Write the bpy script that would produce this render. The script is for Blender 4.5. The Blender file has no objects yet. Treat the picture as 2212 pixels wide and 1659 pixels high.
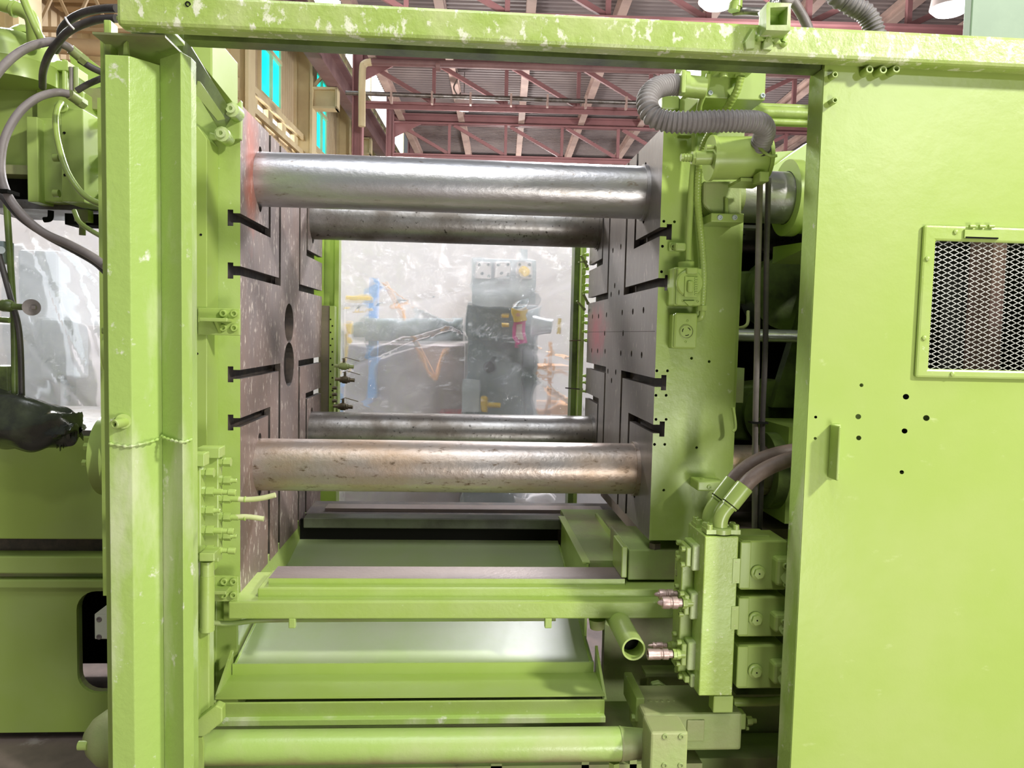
import bpy, bmesh, math, random
from mathutils import Vector, Matrix, noise
random.seed(4)
# ------------------------------------------------------------------ camera
sc = bpy.context.scene
F = 1650.0; CX, CY = 1106.0, 829.5; CZ = 1.5
Yc = Vector((-106, 109.5, -F)).normalized()
Xc = Vector((25200, -476, -F)); Xc = (Xc - Xc.dot(Yc)*Yc).normalized()
Zc = Xc.cross(Yc)
R3 = Matrix((Xc, Yc, Zc))
cam = bpy.data.cameras.new('camera'); co = bpy.data.objects.new('camera', cam)
sc.collection.objects.link(co)
co.matrix_world = Matrix.Translation((0, 0, CZ)) @ R3.to_4x4()
cam.sensor_width = 36; cam.lens = 36*F/2212; cam.clip_end = 300
sc.camera = co
CAM = Vector((0, 0, CZ))
def ray(px, py):
    return R3 @ Vector((px-CX, CY-py, -F))
def U(px, py, Y):
    d = ray(px, py); return CAM + d*(Y/d.y)
def UX(px, py, X):
    d = ray(px, py); return CAM + d*(X/d.x)
def UZ(px, py, Z):
    d = ray(px, py); return CAM + d*((Z-CZ)/d.z)
# ------------------------------------------------------------------ world, lights, exposure
w = bpy.data.worlds.new('world'); sc.world = w; w.use_nodes = True
w.node_tree.nodes['Background'].inputs[0].default_value = (0.93, 0.97, 1.0, 1)
w.node_tree.nodes['Background'].inputs[1].default_value = 0.14
sc.view_settings.view_transform = 'Standard'; sc.view_settings.look = 'None'
sc.view_settings.gamma = 1; sc.view_settings.exposure = 0.32
sc.view_settings.use_curve_mapping = False
sc.cycles.use_denoising = True
sc.cycles.max_bounces = 8; sc.cycles.transmission_bounces = 8; sc.cycles.transparent_max_bounces = 12
sc.cycles.caustics_reflective = False
def area(name, loc, target, size, power, col=(1, 1, 1)):
    l = bpy.data.lights.new(name, 'AREA'); l.energy = power; l.size = size; l.color = col; l.shape = 'DISK'
    o = bpy.data.objects.new(name, l); sc.collection.objects.link(o); o.location = loc
    o.rotation_euler = (Vector(target)-Vector(loc)).to_track_quat('-Z', 'Y').to_euler()
area('key_high_bay', (4.2, -1.3, 4.6), (0.2, 2.2, 1.0), 0.45, 285, (1, .98, .93))
area('second_high_bay', (4.3, -4.5, 3.9), (0.4, 2.2, 1.2), 0.4, 50, (1, .99, .96))
area('front_low_fill', (1.3, -1.2, .3), (1.0, 2.0, .7), 1.0, 52, (1, .98, .93))  # added low fill to brighten the bottom of the panel and post
area('left_high_bay', (-.2, -2.0, 5.6), (-.2, 2.3, 1.0), 0.5, 25, (1, .98, .92))
area('overhead_fill', (-.3, 0.2, 6.9), (-.3, .6, 0), 3.0, 130, (.93, .96, 1))  # added soft overhead fill for the highlights along the tie bars
area('rear_fill', (1.5, 8.0, 5.6), (0, 5.2, 1.5), 1.2, 620, (.97, .96, 1))  # added to light what stands behind the plastic sheet
area('rear_left_fill', (-4.0, 7.0, 4.8), (-3.4, 5.2, 1.5), 1.0, 330, (1, 1, 1))  # second added fill, behind the left sheet
def point(name, loc, power, size=.3, col=(1, 1, 1)):
    l = bpy.data.lights.new(name, 'POINT'); l.energy = power; l.shadow_soft_size = size; l.color = col
    o = bpy.data.objects.new(name, l); sc.collection.objects.link(o); o.location = loc
for i, p in enumerate(((-1.0, 12, 5.6), (5.5, 13, 5.6), (0.3, 21, 5.4), (7.5, 21, 5.4), (1.8, 29, 5.4), (9., 30, 5.4))):
    point('hall_lamp', p, 420, .3, (1, .97, .94))
# ------------------------------------------------------------------ materials
def N(nt, t, **kw):
    n = nt.nodes.new(t)
    for k, v in kw.items(): setattr(n, k, v)
    return n
def mat(name, col, rough=.5, metal=0., c2=None, lo=.45, hi=.65, scale=3., stretch=(1, 1, 1), c3=None, lo3=.62, hi3=.7, scale3=25.,
        stretch3=(1, 1, 1), bump=0., bscale=60., bstretch=(1, 1, 1), emis=0., r2=None, spec=.5, zdirt=None):
    m = bpy.data.materials.new(name); m.use_nodes = True; nt = m.node_tree; L = nt.links.new
    p = nt.nodes['Principled BSDF']
    p.inputs['Base Color'].default_value = (*col, 1); p.inputs['Roughness'].default_value = rough
    p.inputs['Metallic'].default_value = metal; p.inputs['Specular IOR Level'].default_value = spec
    tc = N(nt, 'ShaderNodeTexCoord')
    def nz(sc_, st, det=6, rg=.6):
        mp = N(nt, 'ShaderNodeMapping'); mp.inputs['Scale'].default_value = st
        L(tc.outputs['Object'], mp.inputs[0])
        n = N(nt, 'ShaderNodeTexNoise'); n.inputs['Scale'].default_value = sc_; n.inputs['Detail'].default_value = det
        n.inputs['Roughness'].default_value = rg; L(mp.outputs[0], n.inputs['Vector']); return n
    def ramp(n, lo, hi):
        r = N(nt, 'ShaderNodeMapRange'); r.inputs[1].default_value = lo; r.inputs[2].default_value = hi
        L(n.outputs[0], r.inputs[0]); return r
    cur = None
    if c2:
        r = ramp(nz(scale, stretch), lo, hi)
        mx = N(nt, 'ShaderNodeMix', data_type='RGBA'); mx.inputs[6].default_value = (*col, 1); mx.inputs[7].default_value = (*c2, 1)
        L(r.outputs[0], mx.inputs[0]); cur = mx.outputs[2]
        if r2 is not None:
            rr = N(nt, 'ShaderNodeMapRange'); rr.inputs[3].default_value = rough; rr.inputs[4].default_value = r2
            L(r.outputs[0], rr.inputs[0]); L(rr.outputs[0], p.inputs['Roughness'])
    if c3:
        r = ramp(nz(scale3, stretch3, 8, .65), lo3, hi3)
        mx = N(nt, 'ShaderNodeMix', data_type='RGBA'); mx.inputs[7].default_value = (*c3, 1)
        if cur: L(cur, mx.inputs[6])
        else: mx.inputs[6].default_value = (*col, 1)
        L(r.outputs[0], mx.inputs[0]); cur = mx.outputs[2]
    if cur: L(cur, p.inputs['Base Color'])
    if bump:
        n = nz(bscale, bstretch, 5, .6); b = N(nt, 'ShaderNodeBump'); b.inputs['Strength'].default_value = bump
        b.inputs['Distance'].default_value = .003; L(n.outputs[0], b.inputs['Height']); L(b.outputs[0], p.inputs['Normal'])
    if emis:
        p.inputs['Emission Color'].default_value = (*col, 1); p.inputs['Emission Strength'].default_value = emis
    return m
GC = (.35, .47, .10)
GREEN = mat('green_machine_paint', GC, .34, c2=(.40, .50, .17), lo=.4, hi=.7, scale=4, c3=(.6, .68, .4), lo3=.66, hi3=.74, scale3=30, bump=.35, bscale=35)
GREENS = mat('smooth_green_paint', GC, .3, c2=(.38, .49, .145), lo=.4, hi=.7, scale=3, bump=.12, bscale=25)
GREENW = mat('worn_green_paint', (.38, .53, .13), .32, c2=(.62, .66, .42), lo=.5, hi=.68, scale=5, stretch=(1, 1, .35), c3=(.75, .75, .62), lo3=.62, hi3=.7, scale3=18, bump=.6, bscale=30)
PANELP = mat('scuffed_panel_paint', (.355, .475, .105), .3, c2=(.39, .49, .14), lo=.4, hi=.7, scale=2.5, c3=(.50, .59, .24), lo3=.64, hi3=.78, scale3=22, stretch3=(.6, 1, 1.2), bump=.35, bscale=16)
CHUTE = mat('dusty_chute_paint', (.36, .46, .19), .34, c2=(.40, .46, .27), lo=.4, hi=.65, scale=2.5, c3=(.10, .12, .06), lo3=.72, hi3=.76, scale3=20, bump=.15, bscale=20)
BEAMP = mat('flaking_green_beam_paint', (.36, .48, .11), .32, c2=(.48, .56, .22), lo=.42, hi=.62, scale=6, c3=(.74, .76, .56), lo3=.555, hi3=.62, scale3=34, stretch3=(1, 1, .7), bump=.7, bscale=55)
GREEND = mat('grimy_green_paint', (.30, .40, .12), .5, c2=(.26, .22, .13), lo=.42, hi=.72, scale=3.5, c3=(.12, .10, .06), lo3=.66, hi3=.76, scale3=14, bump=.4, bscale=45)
KHAKI = mat('khaki_oversprayed_paint', (.36, .38, .17), .5, c2=(.33, .42, .14), lo=.4, hi=.65, scale=4, bump=.5, bscale=60)
DKGREEN = mat('dark_oily_and_shaded_green_paint', (.15, .21, .05), .35, c2=(.04, .05, .02), lo=.4, hi=.65, scale=5, bump=.3, bscale=30)  # green darkened in its colour to carry the shade of the machine interior
REARSHADE = mat('shade_toned_grey_green_steel', (.09, .10, .065), .4, c2=(.05, .05, .035), scale=6, bump=.4, bscale=30)  # rear bar's steel darkened in its base colour to show shade
PLATEN = mat('rusty_brown_platen_steel', (.26, .175, .145), .45, .1, c2=(.21, .17, .165), lo=.35, hi=.65, scale=2.5, stretch=(1, 1, .5),
             c3=(.66, .57, .50), lo3=.57, hi3=.66, scale3=48, stretch3=(1, 1.2, .5), bump=.6, bscale=45, bstretch=(1, 1, .25))
PLATENR = mat('grey_platen_steel', (.27, .24, .23), .36, .4, c2=(.20, .17, .16), lo=.35, hi=.65, scale=3, stretch=(1, 1, .5),
              c3=(.55, .48, .44), lo3=.6, hi3=.72, scale3=42, stretch3=(1, 1.2, .5), bump=.5, bscale=45, bstretch=(1, 1, .3))
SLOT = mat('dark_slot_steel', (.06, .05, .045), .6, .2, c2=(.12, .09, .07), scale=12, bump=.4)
STEEL = mat('polished_steel', (.55, .55, .58), .32, .85, c2=(.34, .31, .27), lo=.42, hi=.72, scale=3, stretch=(.5, 2, 2), c3=(.24, .18, .13), lo3=.60, hi3=.74, scale3=40, stretch3=(.5, 1, 1), r2=.4, bump=.35, bscale=50, bstretch=(.6, 1, 1))
STEELR = mat('rust_stained_steel', (.46, .42, .40), .32, .75, c2=(.40, .27, .17), lo=.36, hi=.74, scale=3.2, stretch=(1, 1.6, 1.6), c3=(.16, .11, .07), lo3=.58, hi3=.70, scale3=45, stretch3=(.6, 1, 1.3), r2=.48, bump=.4, bscale=50)
STEELD = mat('oily_dark_steel', (.30, .29, .28), .3, .8, c2=(.16, .14, .12), lo=.42, hi=.6, scale=4, c3=(.05, .045, .04), lo3=.60, hi3=.68, scale3=50, r2=.42, bump=.3, bscale=50)
RAIL = mat('brown_slideway_steel', (.22, .17, .15), .4, .3, c2=(.14, .11, .10), scale=4, stretch=(.3, 1, 1), c3=(.4, .34, .3), lo3=.68, hi3=.75, bump=.3)
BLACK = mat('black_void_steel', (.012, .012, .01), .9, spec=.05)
RUBBER = mat('black_rubber', (.055, .048, .045), .45, c2=(.10, .085, .08), scale=8, bump=.3, bscale=80)
RUBBERP = mat('dusty_grey_rubber', (.20, .17, .16), .5, c2=(.30, .26, .25), scale=6, bump=.3, bscale=80)
BROWNH = mat('brown_woven_hose', (.17, .12, .10), .5, c2=(.24, .17, .14), scale=12, bump=.4, bscale=90)
GREYH = mat('ribbed_grey_hose', (.28, .255, .25), .5, c2=(.17, .15, .145), lo=.45, hi=.65, scale=8, c3=(.08, .06, .05), lo3=.62, hi3=.68, scale3=14, bump=.3)
PLUG = mat('pinkish_plated_steel', (.62, .46, .42), .4, .6, c2=(.42, .30, .26), scale=18, bump=.3, bscale=90)
PALE = mat('pale_yellow_green_tube', (.60, .62, .33), .45, c2=(.5, .55, .22), scale=10, bump=.3)
PINK = mat('pink_primer_steel', (.34, .165, .17), .5, c2=(.27, .13, .135), scale=.8)
PINKD = mat('dull_red_brown_steel', (.22, .12, .12), .55, c2=(.30, .18, .17), scale=1.0)
PURLIN = mat('pale_timber_colour_purlin', (.52, .38, .33), .6, c2=(.40, .28, .25), scale=1.5)
DECK = mat('grey_corrugated_deck', (.24, .20, .20), .55, c2=(.30, .25, .24), scale=.5)
YWALL = mat('tan_corrugated_siding', (.66, .54, .36), .6, c2=(.56, .44, .28), scale=.7, stretch=(1, 1, .3))
CREAM = mat('cream_painted_steel', (.72, .62, .38), .5, c2=(.62, .50, .30), scale=.8)
TANST = mat('tan_painted_joist', (.46, .34, .20), .6, c2=(.38, .28, .16), scale=.8)
CYAN = mat('cyan_window_light', (0.0, .72, .70), .3, emis=1.1)
SKYW = mat('daylit_white_glazing', (.95, .97, 1.0), .4, emis=3.0)
LAMP = mat('lit_lamp_diffuser', (1, 1, 1), .4, emis=6)
LAMPH = mat('white_lamp_housing', (.8, .72, .72), .4)
CONC = mat('stained_concrete', (.24, .18, .155), .7, c2=(.12, .09, .08), lo=.4, hi=.62, scale=2.5, c3=(.4, .34, .31), lo3=.62, hi3=.72, scale3=9, bump=.4, bscale=12)
GREYP = mat('pale_grey_machine_paint', (.52, .58, .60), .5, c2=(.62, .66, .68), scale=2)
GREYD = mat('slate_grey_machine_paint', (.20, .25, .26), .5, c2=(.27, .31, .31), scale=2)
WHITEP = mat('white_panel_paint', (.80, .76, .76), .5, c2=(.86, .80, .78), scale=1.2)
TAUPE = mat('taupe_panel_paint', (.34, .29, .29), .5, c2=(.42, .36, .35), scale=1.2)
YEL = mat('yellow_paint', (.90, .58, .02), .4)
BLUE = mat('blue_paint', (.12, .35, .80), .4)
ORANGE = mat('orange_glow_colour', (.85, .42, .16), .4)
HOTPINK = mat('hot_pink_tag', (.95, .10, .42), .45)
TAGW = mat('pale_tag_paper', (.95, .70, .66), .5)
BAG = mat('black_plastic_bag', (.02, .022, .016), .22, c2=(.05, .06, .03), scale=7, bump=.5, bscale=14, spec=.7)
GALV = mat('galvanised_expanded_metal', (.72, .72, .66), .4, .35, c2=(.5, .5, .45), scale=30)
WHITEB = mat('cream_white_block', (.72, .74, .60), .5, bump=.2)
REDOX = mat('rust_flange', (.42, .24, .12), .6, c2=(.30, .17, .10), scale=12, bump=.3)
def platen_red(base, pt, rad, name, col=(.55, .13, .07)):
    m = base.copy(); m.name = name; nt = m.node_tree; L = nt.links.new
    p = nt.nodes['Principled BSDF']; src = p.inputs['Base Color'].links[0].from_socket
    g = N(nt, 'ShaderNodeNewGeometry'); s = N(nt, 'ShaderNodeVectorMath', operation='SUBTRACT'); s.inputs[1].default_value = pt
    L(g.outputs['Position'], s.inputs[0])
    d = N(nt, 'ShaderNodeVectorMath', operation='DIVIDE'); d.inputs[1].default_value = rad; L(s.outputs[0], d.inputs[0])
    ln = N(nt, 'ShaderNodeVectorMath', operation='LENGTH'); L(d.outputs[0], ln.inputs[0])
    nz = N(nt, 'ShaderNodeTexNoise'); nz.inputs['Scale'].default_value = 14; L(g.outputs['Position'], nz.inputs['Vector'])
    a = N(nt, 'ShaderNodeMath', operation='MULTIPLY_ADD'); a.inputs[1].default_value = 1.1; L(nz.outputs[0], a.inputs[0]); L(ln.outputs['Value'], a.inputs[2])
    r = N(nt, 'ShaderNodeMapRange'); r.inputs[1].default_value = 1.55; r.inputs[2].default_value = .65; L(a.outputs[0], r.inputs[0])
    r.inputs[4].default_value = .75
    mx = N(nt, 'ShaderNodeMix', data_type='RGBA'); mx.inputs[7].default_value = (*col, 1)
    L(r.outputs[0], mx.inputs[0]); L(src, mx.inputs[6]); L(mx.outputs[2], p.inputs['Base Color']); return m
def film_mat():
    m = bpy.data.materials.new('clear_plastic_film'); m.use_nodes = True; nt = m.node_tree; L = nt.links.new
    nt.nodes.clear(); out = N(nt, 'ShaderNodeOutputMaterial')
    tr = N(nt, 'ShaderNodeBsdfTransparent'); tr.inputs[0].default_value = (.97, .97, .98, 1)
    gl = N(nt, 'ShaderNodeBsdfRefraction'); gl.inputs['Roughness'].default_value = .2; gl.inputs['IOR'].default_value = 1.35
    tl = N(nt, 'ShaderNodeBsdfTranslucent'); tl.inputs[0].default_value = (.95, .95, 1, 1)
    df = N(nt, 'ShaderNodeBsdfDiffuse'); df.inputs[0].default_value = (.9, .92, .97, 1)
    gs = N(nt, 'ShaderNodeBsdfGlossy'); gs.inputs['Roughness'].default_value = .12
    tc = N(nt, 'ShaderNodeTexCoord'); n = N(nt, 'ShaderNodeTexNoise'); n.inputs['Scale'].default_value = 9; n.inputs['Detail'].default_value = 6
    n.inputs['Distortion'].default_value = 1.6
    L(tc.outputs['Object'], n.inputs['Vector']); b = N(nt, 'ShaderNodeBump'); b.inputs['Strength'].default_value = .9; b.inputs['Distance'].default_value = .03
    L(n.outputs[0], b.inputs['Height']); L(b.outputs[0], gs.inputs['Normal'])
    def mix(f, a, c):
        x = N(nt, 'ShaderNodeMixShader'); x.inputs[0].default_value = f; L(a.outputs[0], x.inputs[1]); L(c.outputs[0], x.inputs[2]); return x
    a = mix(.62, tr, gl); c = mix(.5, tl, df); d = mix(.19, a, c); e = mix(.12, d, gs)
    L(e.outputs[0], out.inputs[0]); return m
FILM = film_mat()
# ------------------------------------------------------------------ geometry helpers
class G:
    def __init__(s, v=None, f=None): s.v = v or []; s.f = f or []
    def __add__(s, o):
        k = len(s.v); return G(s.v+o.v, s.f+[tuple(i+k for i in q) for q in o.f])
    def tf(s, fn): return G([Vector(fn(Vector(p))) for p in s.v], s.f)
def gsum(l):
    r = G()
    for g in l:
        k = len(r.v); r.v += g.v; r.f += [tuple(i+k for i in q) for q in g.f]
    return r
def box(x0, x1, y0, y1, z0, z1):
    if x0 > x1: x0, x1 = x1, x0
    if y0 > y1: y0, y1 = y1, y0
    if z0 > z1: z0, z1 = z1, z0
    v = [Vector((x, y, z)) for z in (z0, z1) for y in (y0, y1) for x in (x0, x1)]
    return G(v, [(0, 2, 3, 1), (4, 5, 7, 6), (0, 1, 5, 4), (2, 6, 7, 3), (0, 4, 6, 2), (1, 3, 7, 5)])
def bp(px0, py0, px1, py1, Y0, Y1):
    pm, qm = (px0+px1)/2, (py0+py1)/2
    return box(U(px0, qm, Y0).x, U(px1, qm, Y0).x, Y0, Y1, U(pm, py1, Y0).z, U(pm, py0, Y0).z)
def frame(d):
    d = Vector(d).normalized(); a = Vector((0, 0, 1)) if abs(d.z) < .9 else Vector((1, 0, 0))
    u = d.cross(a).normalized(); return d, u, d.cross(u).normalized()
def lathe(prof, p, d, n=24, rot=0., close=False):
    d, u, w_ = frame(d); p = Vector(p); v = []; f = []
    for r, h in prof:
        for i in range(n):
            t = 2*math.pi*i/n+rot; v.append(p+d*h+(u*math.cos(t)+w_*math.sin(t))*r)
    m = len(prof)
    for j in range(m-1 if not close else m):
        for i in range(n):
            a = j*n+i; b = j*n+(i+1) % n; k = (j+1) % m
            f.append((a, b, k*n+(i+1) % n, k*n+i))
    if not close:
        f.append(tuple(reversed(range(n)))); f.append(tuple(range((m-1)*n, m*n)))
    return G(v, f)
def cyl(p0, p1, r, r2=None, n=24, rot=0.):
    p0, p1 = Vector(p0), Vector(p1); return lathe([(r, 0), (r if r2 is None else r2, (p1-p0).length)], p0, p1-p0, n, rot)
def pipe(p0, p1, r, t, n=24):
    p0, p1 = Vector(p0), Vector(p1); h = (p1-p0).length
    return lathe([(r, 0), (r, h), (r-t, h), (r-t, 0)], p0, p1-p0, n, close=True)
def cr(pts, k=8):
    P = [Vector(p) for p in pts]; P = [2*P[0]-P[1]]+P+[2*P[-1]-P[-2]]; o = []
    for i in range(1, len(P)-2):
        for j in range(k):
            t = j/k; a, b, c, d = P[i-1:i+3]
            o.append(.5*((2*b)+(c-a)*t+(2*a-5*b+4*c-d)*t*t+(3*b-a-3*c+d)*t**3))
    o.append(P[-2]); return o
def tube(pts, r, k=8, n=12, rf=None, straight=False):
    P = [Vector(p) for p in pts] if straight else cr(pts, k)
    v = []; f = []; T0 = (P[1]-P[0]).normalized(); _, u, _ = frame(T0); s = 0
    for i, p in enumerate(P):
        T = (P[min(i+1, len(P)-1)]-P[max(i-1, 0)]).normalized()
        u = (u-u.dot(T)*T).normalized(); q = T.cross(u)
        if i: s += (p-P[i-1]).length
        rr = rf(s) if rf else r
        for j in range(n):
            t = 2*math.pi*j/n; v.append(p+(u*math.cos(t)+q*math.sin(t))*rr)
    for i in range(len(P)-1):
        for j in range(n):
            a = i*n+j; b = i*n+(j+1) % n; f.append((a, b, b+n, a+n))
    f.append(tuple(reversed(range(n)))); f.append(tuple(range((len(P)-1)*n, len(P)*n)))
    return G(v, f)
def prism(poly, ax, a0, a1):
    def mk(p, a):
        return Vector((a, p[0], p[1])) if ax == 'x' else Vector((p[0], a, p[1])) if ax == 'y' else Vector((p[0], p[1], a))
    n = len(poly); v = [mk(p, a0) for p in poly]+[mk(p, a1) for p in poly]
    f = [tuple(range(n)), tuple(range(2*n-1, n-1, -1))]+[(i, i+n, (i+1) % n+n, (i+1) % n) for i in range(n)]
    return G(v, f)
def pp(pix, Y0, Y1):
    """prism whose front outline at depth Y0 passes through the listed picture points"""
    q = [U(a, b, Y0) for a, b in pix]; return prism([(p.x, p.z) for p in q], 'y', Y0, Y1)
def beam(p0, p1, a, b, up=(0, 0, 1)):
    p0, p1 = Vector(p0), Vector(p1); d = (p1-p0).normalized(); u = d.cross(Vector(up))
    u = u.normalized() if u.length > 1e-3 else Vector((1, 0, 0)); q = u.cross(d)
    v = [p+u*s*a/2+q*t*b/2 for p in (p0, p1) for s, t in ((-1, -1), (1, -1), (1, 1), (-1, 1))]
    return G(v, [(0, 1, 2, 3), (7, 6, 5, 4), (0, 4, 5, 1), (1, 5, 6, 2), (2, 6, 7, 3), (3, 7, 4, 0)])
def vox(sol, cut):
    ax = [sorted({round(b[i], 5) for b in sol+cut for i in (2*k, 2*k+1)}) for k in range(3)]
    nx, ny, nz_ = [len(a)-1 for a in ax]
    def ins(b, c): return b[0] < c[0] < b[1] and b[2] < c[1] < b[3] and b[4] < c[2] < b[5]
    cell = {}
    for i in range(nx):
        for j in range(ny):
            for k in range(nz_):
                c = ((ax[0][i]+ax[0][i+1])/2, (ax[1][j]+ax[1][j+1])/2, (ax[2][k]+ax[2][k+1])/2)
                cell[i, j, k] = any(ins(b, c) for b in sol) and not any(ins(b, c) for b in cut)
    vi = {}; v = []; f = []
    def V(i, j, k):
        if (i, j, k) not in vi: vi[i, j, k] = len(v); v.append(Vector((ax[0][i], ax[1][j], ax[2][k])))
        return vi[i, j, k]
    for (i, j, k), s in cell.items():
        if not s: continue
        for d, q in (((-1, 0, 0), ((0, 0, 0), (0, 0, 1), (0, 1, 1), (0, 1, 0))), ((1, 0, 0), ((1, 0, 0), (1, 1, 0), (1, 1, 1), (1, 0, 1))),
                     ((0, -1, 0), ((0, 0, 0), (1, 0, 0), (1, 0, 1), (0, 0, 1))), ((0, 1, 0), ((0, 1, 0), (0, 1, 1), (1, 1, 1), (1, 1, 0))),
                     ((0, 0, -1), ((0, 0, 0), (0, 1, 0), (1, 1, 0), (1, 0, 0))), ((0, 0, 1), ((0, 0, 1), (1, 0, 1), (1, 1, 1), (0, 1, 1)))):
            if not cell.get((i+d[0], j+d[1], k+d[2]), False):
                f.append(tuple(V(i+a, j+b, k+c) for a, b, c in q))
    return G(v, f)
def rawmesh(name, g, fix=True):
    me = bpy.data.meshes.new(name); me.from_pydata([tuple(p) for p in g.v], [], g.f)
    if fix:
        bm = bmesh.new(); bm.from_mesh(me); bmesh.ops.recalc_face_normals(bm, faces=bm.faces); bm.to_mesh(me); bm.free()
    me.update(); return me
def booled(name, g, cuts):
    me = rawmesh(name, g); o = bpy.data.objects.new('tmp', me); sc.collection.objects.link(o); tmp = [o]
    for c in cuts:
        cm = rawmesh('tmpc', c); oc = bpy.data.objects.new('tmpc', cm); sc.collection.objects.link(oc); tmp.append(oc)
        md = o.modifiers.new('b', 'BOOLEAN'); md.object = oc; md.operation = 'DIFFERENCE'; md.solver = 'EXACT'
    dg = bpy.context.evaluated_depsgraph_get(); dg.update()
    out = bpy.data.meshes.new_from_object(o.evaluated_get(dg)); out.name = name
    for t in tmp: bpy.data.objects.remove(t)
    out.materials.clear()
    return out
WL = {}
def ob(name, g, m, parent=None, bev=0, cuts=None, matfn=None, smooth=35, label=None, kind=None, recalc=True):
    me = booled(name, g, cuts) if cuts else rawmesh(name, g, recalc)
    xs = [v.co for v in me.vertices]
    lo = Vector([min(c[i] for c in xs) for i in range(3)]); hi = Vector([max(c[i] for c in xs) for i in range(3)])
    c = (lo+hi)/2; me.transform(Matrix.Translation(-c))
    for x in (m if isinstance(m, (list, tuple)) else [m]): me.materials.append(x)
    if matfn:
        for p in me.polygons: p.material_index = matfn(p.center+c, p.normal)
    if smooth and not bev:
        for p in me.polygons: p.use_smooth = True
        me.set_sharp_from_angle(angle=math.radians(smooth))
    o = bpy.data.objects.new(name, me); sc.collection.objects.link(o)
    if parent: o.parent = parent; o.location = c-WL[parent.name]
    else: o.location = c
    WL[o.name] = c
    if bev:
        md = o.modifiers.new('bevel', 'BEVEL'); md.width = bev; md.segments = 2; md.limit_method = 'ANGLE'; md.angle_limit = math.radians(40)
    if label: o['label'] = label
    if kind: o['kind'] = kind
    return o
def struct(name, g, m, **k): return ob(name, g, m, kind='structure', **k)
def thing1(name, label, cat, g, m, group=None, **k):
    o = ob(name, g, m, **k); o['label'] = label; o['category'] = cat
    if group: o['group'] = group
    return o
def thing(name, label, cat, parts, group=None, loc=None):
    """parts: (part name, geometry, material, options); options may hold sub=[more parts]"""
    if loc is None:
        vs = [v for p in parts for v in p[1].v]
        loc = Vector(((min(v.x for v in vs)+max(v.x for v in vs))/2, (min(v.y for v in vs)+max(v.y for v in vs))/2, min(v.z for v in vs)))
    e = bpy.data.objects.new(name, None); sc.collection.objects.link(e); e.location = loc; e.empty_display_size = .05
    e['label'] = label; e['category'] = cat; WL[e.name] = Vector(loc)
    if group: e['group'] = group
    for p in parts:
        k = dict(p[3]) if len(p) > 3 else {}; sub = k.pop('sub', [])
        o = ob(p[0], p[1], p[2], parent=e, **k)
        for q in sub: ob(q[0], q[1], q[2], parent=o, **(dict(q[3]) if len(q) > 3 else {}))
    return e
def screw(p, d, r=.009, h=.010, rot=.3):
    """socket head cap screw: head standing on p, hexagon recess"""
    p = Vector(p); d = Vector(d).normalized()
    a = lathe([(r, 0), (r, h-.0015), (r-.0012, h), (r*.58, h), (r*.5, h*.35)], p-d*.001, d, 14)
    return a
def hexn(p, d, r, h, n=6): return cyl(Vector(p), Vector(p)+Vector(d).normalized()*h, r, n=n, rot=.26)
FR = (0, -1, 0)
def screws(pix, Y, r=.009, h=.010, m=GREEN, nm='cap_screw'):
    return [(nm, screw(U(a, b, Y), FR, r, h), m) for a, b in pix]
def hole(p, d, r, dep=.004):
    """shallow dark bushing ring that reads as a drilled hole"""
    p = Vector(p); d = Vector(d).normalized()
    return lathe([(r, -.002), (r, .0012), (r*.8, .0015), (r*.72, -.0015)], p, d, 12)
# ================================================================== building (turned 3.7 degrees against the machine)
BA = math.atan(86/F); ca, sa = math.cos(BA), math.sin(BA)
def B(bx, by, h):
    bx *= .985; h = h*.972 if h > 0 else h
    return Vector((bx*ca+by*sa, -bx*sa+by*ca, CZ+h))
def bb(x0, x1, y0, y1, h0, h1):
    return box(x0, x1, y0, y1, h0, h1).tf(lambda p: B(p.x, p.y, p.z))
struct('floor', box(-14, 22, -8, 50, -.1, 0), CONC)
struct('ceiling', (lambda P: prism(P, 'x', -3.75, 22).tf(lambda p: B(p.x, p.y, p.z)))(
    [(y0+dy, 7.32+dz) for y0 in [8+i*.2 for i in range(190)] for dy, dz in ((0, 0), (.08, 0), (.10, .12), (.18, .12))]+[(46, 7.6), (8, 7.6)]), DECK)
# wall on the left: corrugated siding, girts, columns, glazing
rib = []
for i in range(205):
    y0 = 5+i*.2; rib += [(-6.0, y0), (-6.0, y0+.13), (-6.05, y0+.15), (-6.05, y0+.18)]
wl = struct('wall_left', prism(rib+[(-6.15, 46), (-6.15, 5)], 'z', -1.5, 8.7).tf(lambda p: B(p.x, p.y, p.z)), YWALL)
def child(nm, g, m, par, **k): return ob(nm, g, m, parent=par, **k)
for i, (ya, yb) in enumerate(((18.55, 20.1), (23.9, 25.2), (29.4, 30.8), (13.2, 14.7))):
    wn = struct('window_%d' % (i+1), gsum([bb(-6.02, -5.92, ya-.06, yb+.06, 8.05, 8.13), bb(-6.02, -5.92, ya-.06, yb+.06, 5.72, 5.8),
        bb(-6.02, -5.92, ya-.06, ya, 5.8, 8.05), bb(-6.02, -5.92, yb, yb+.06, 5.8, 8.05), bb(-6.02, -5.9, (ya+yb)/2-.03, (ya+yb)/2+.03, 5.8, 8.05), bb(-6.02, -5.88, ya, yb, 6.9, 7.0)]), CREAM)
    for a, b in ((ya, (ya+yb)/2-.03), ((ya+yb)/2+.03, yb)):
        for h0, h1 in ((5.8, 6.9), (7.0, 8.05)): child('pane', bb(-5.99, -5.97, a, b, h0, h1), CYAN, wn)
cl = struct('window_5', gsum([bb(-6.1, -5.95, 12, 45, 8.62, 8.78)]+[bb(-6.1, -5.98, 12+i*5.4, 12.1+i*5.4, 8.7, 14) for i in range(7)]), CREAM)
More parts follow.
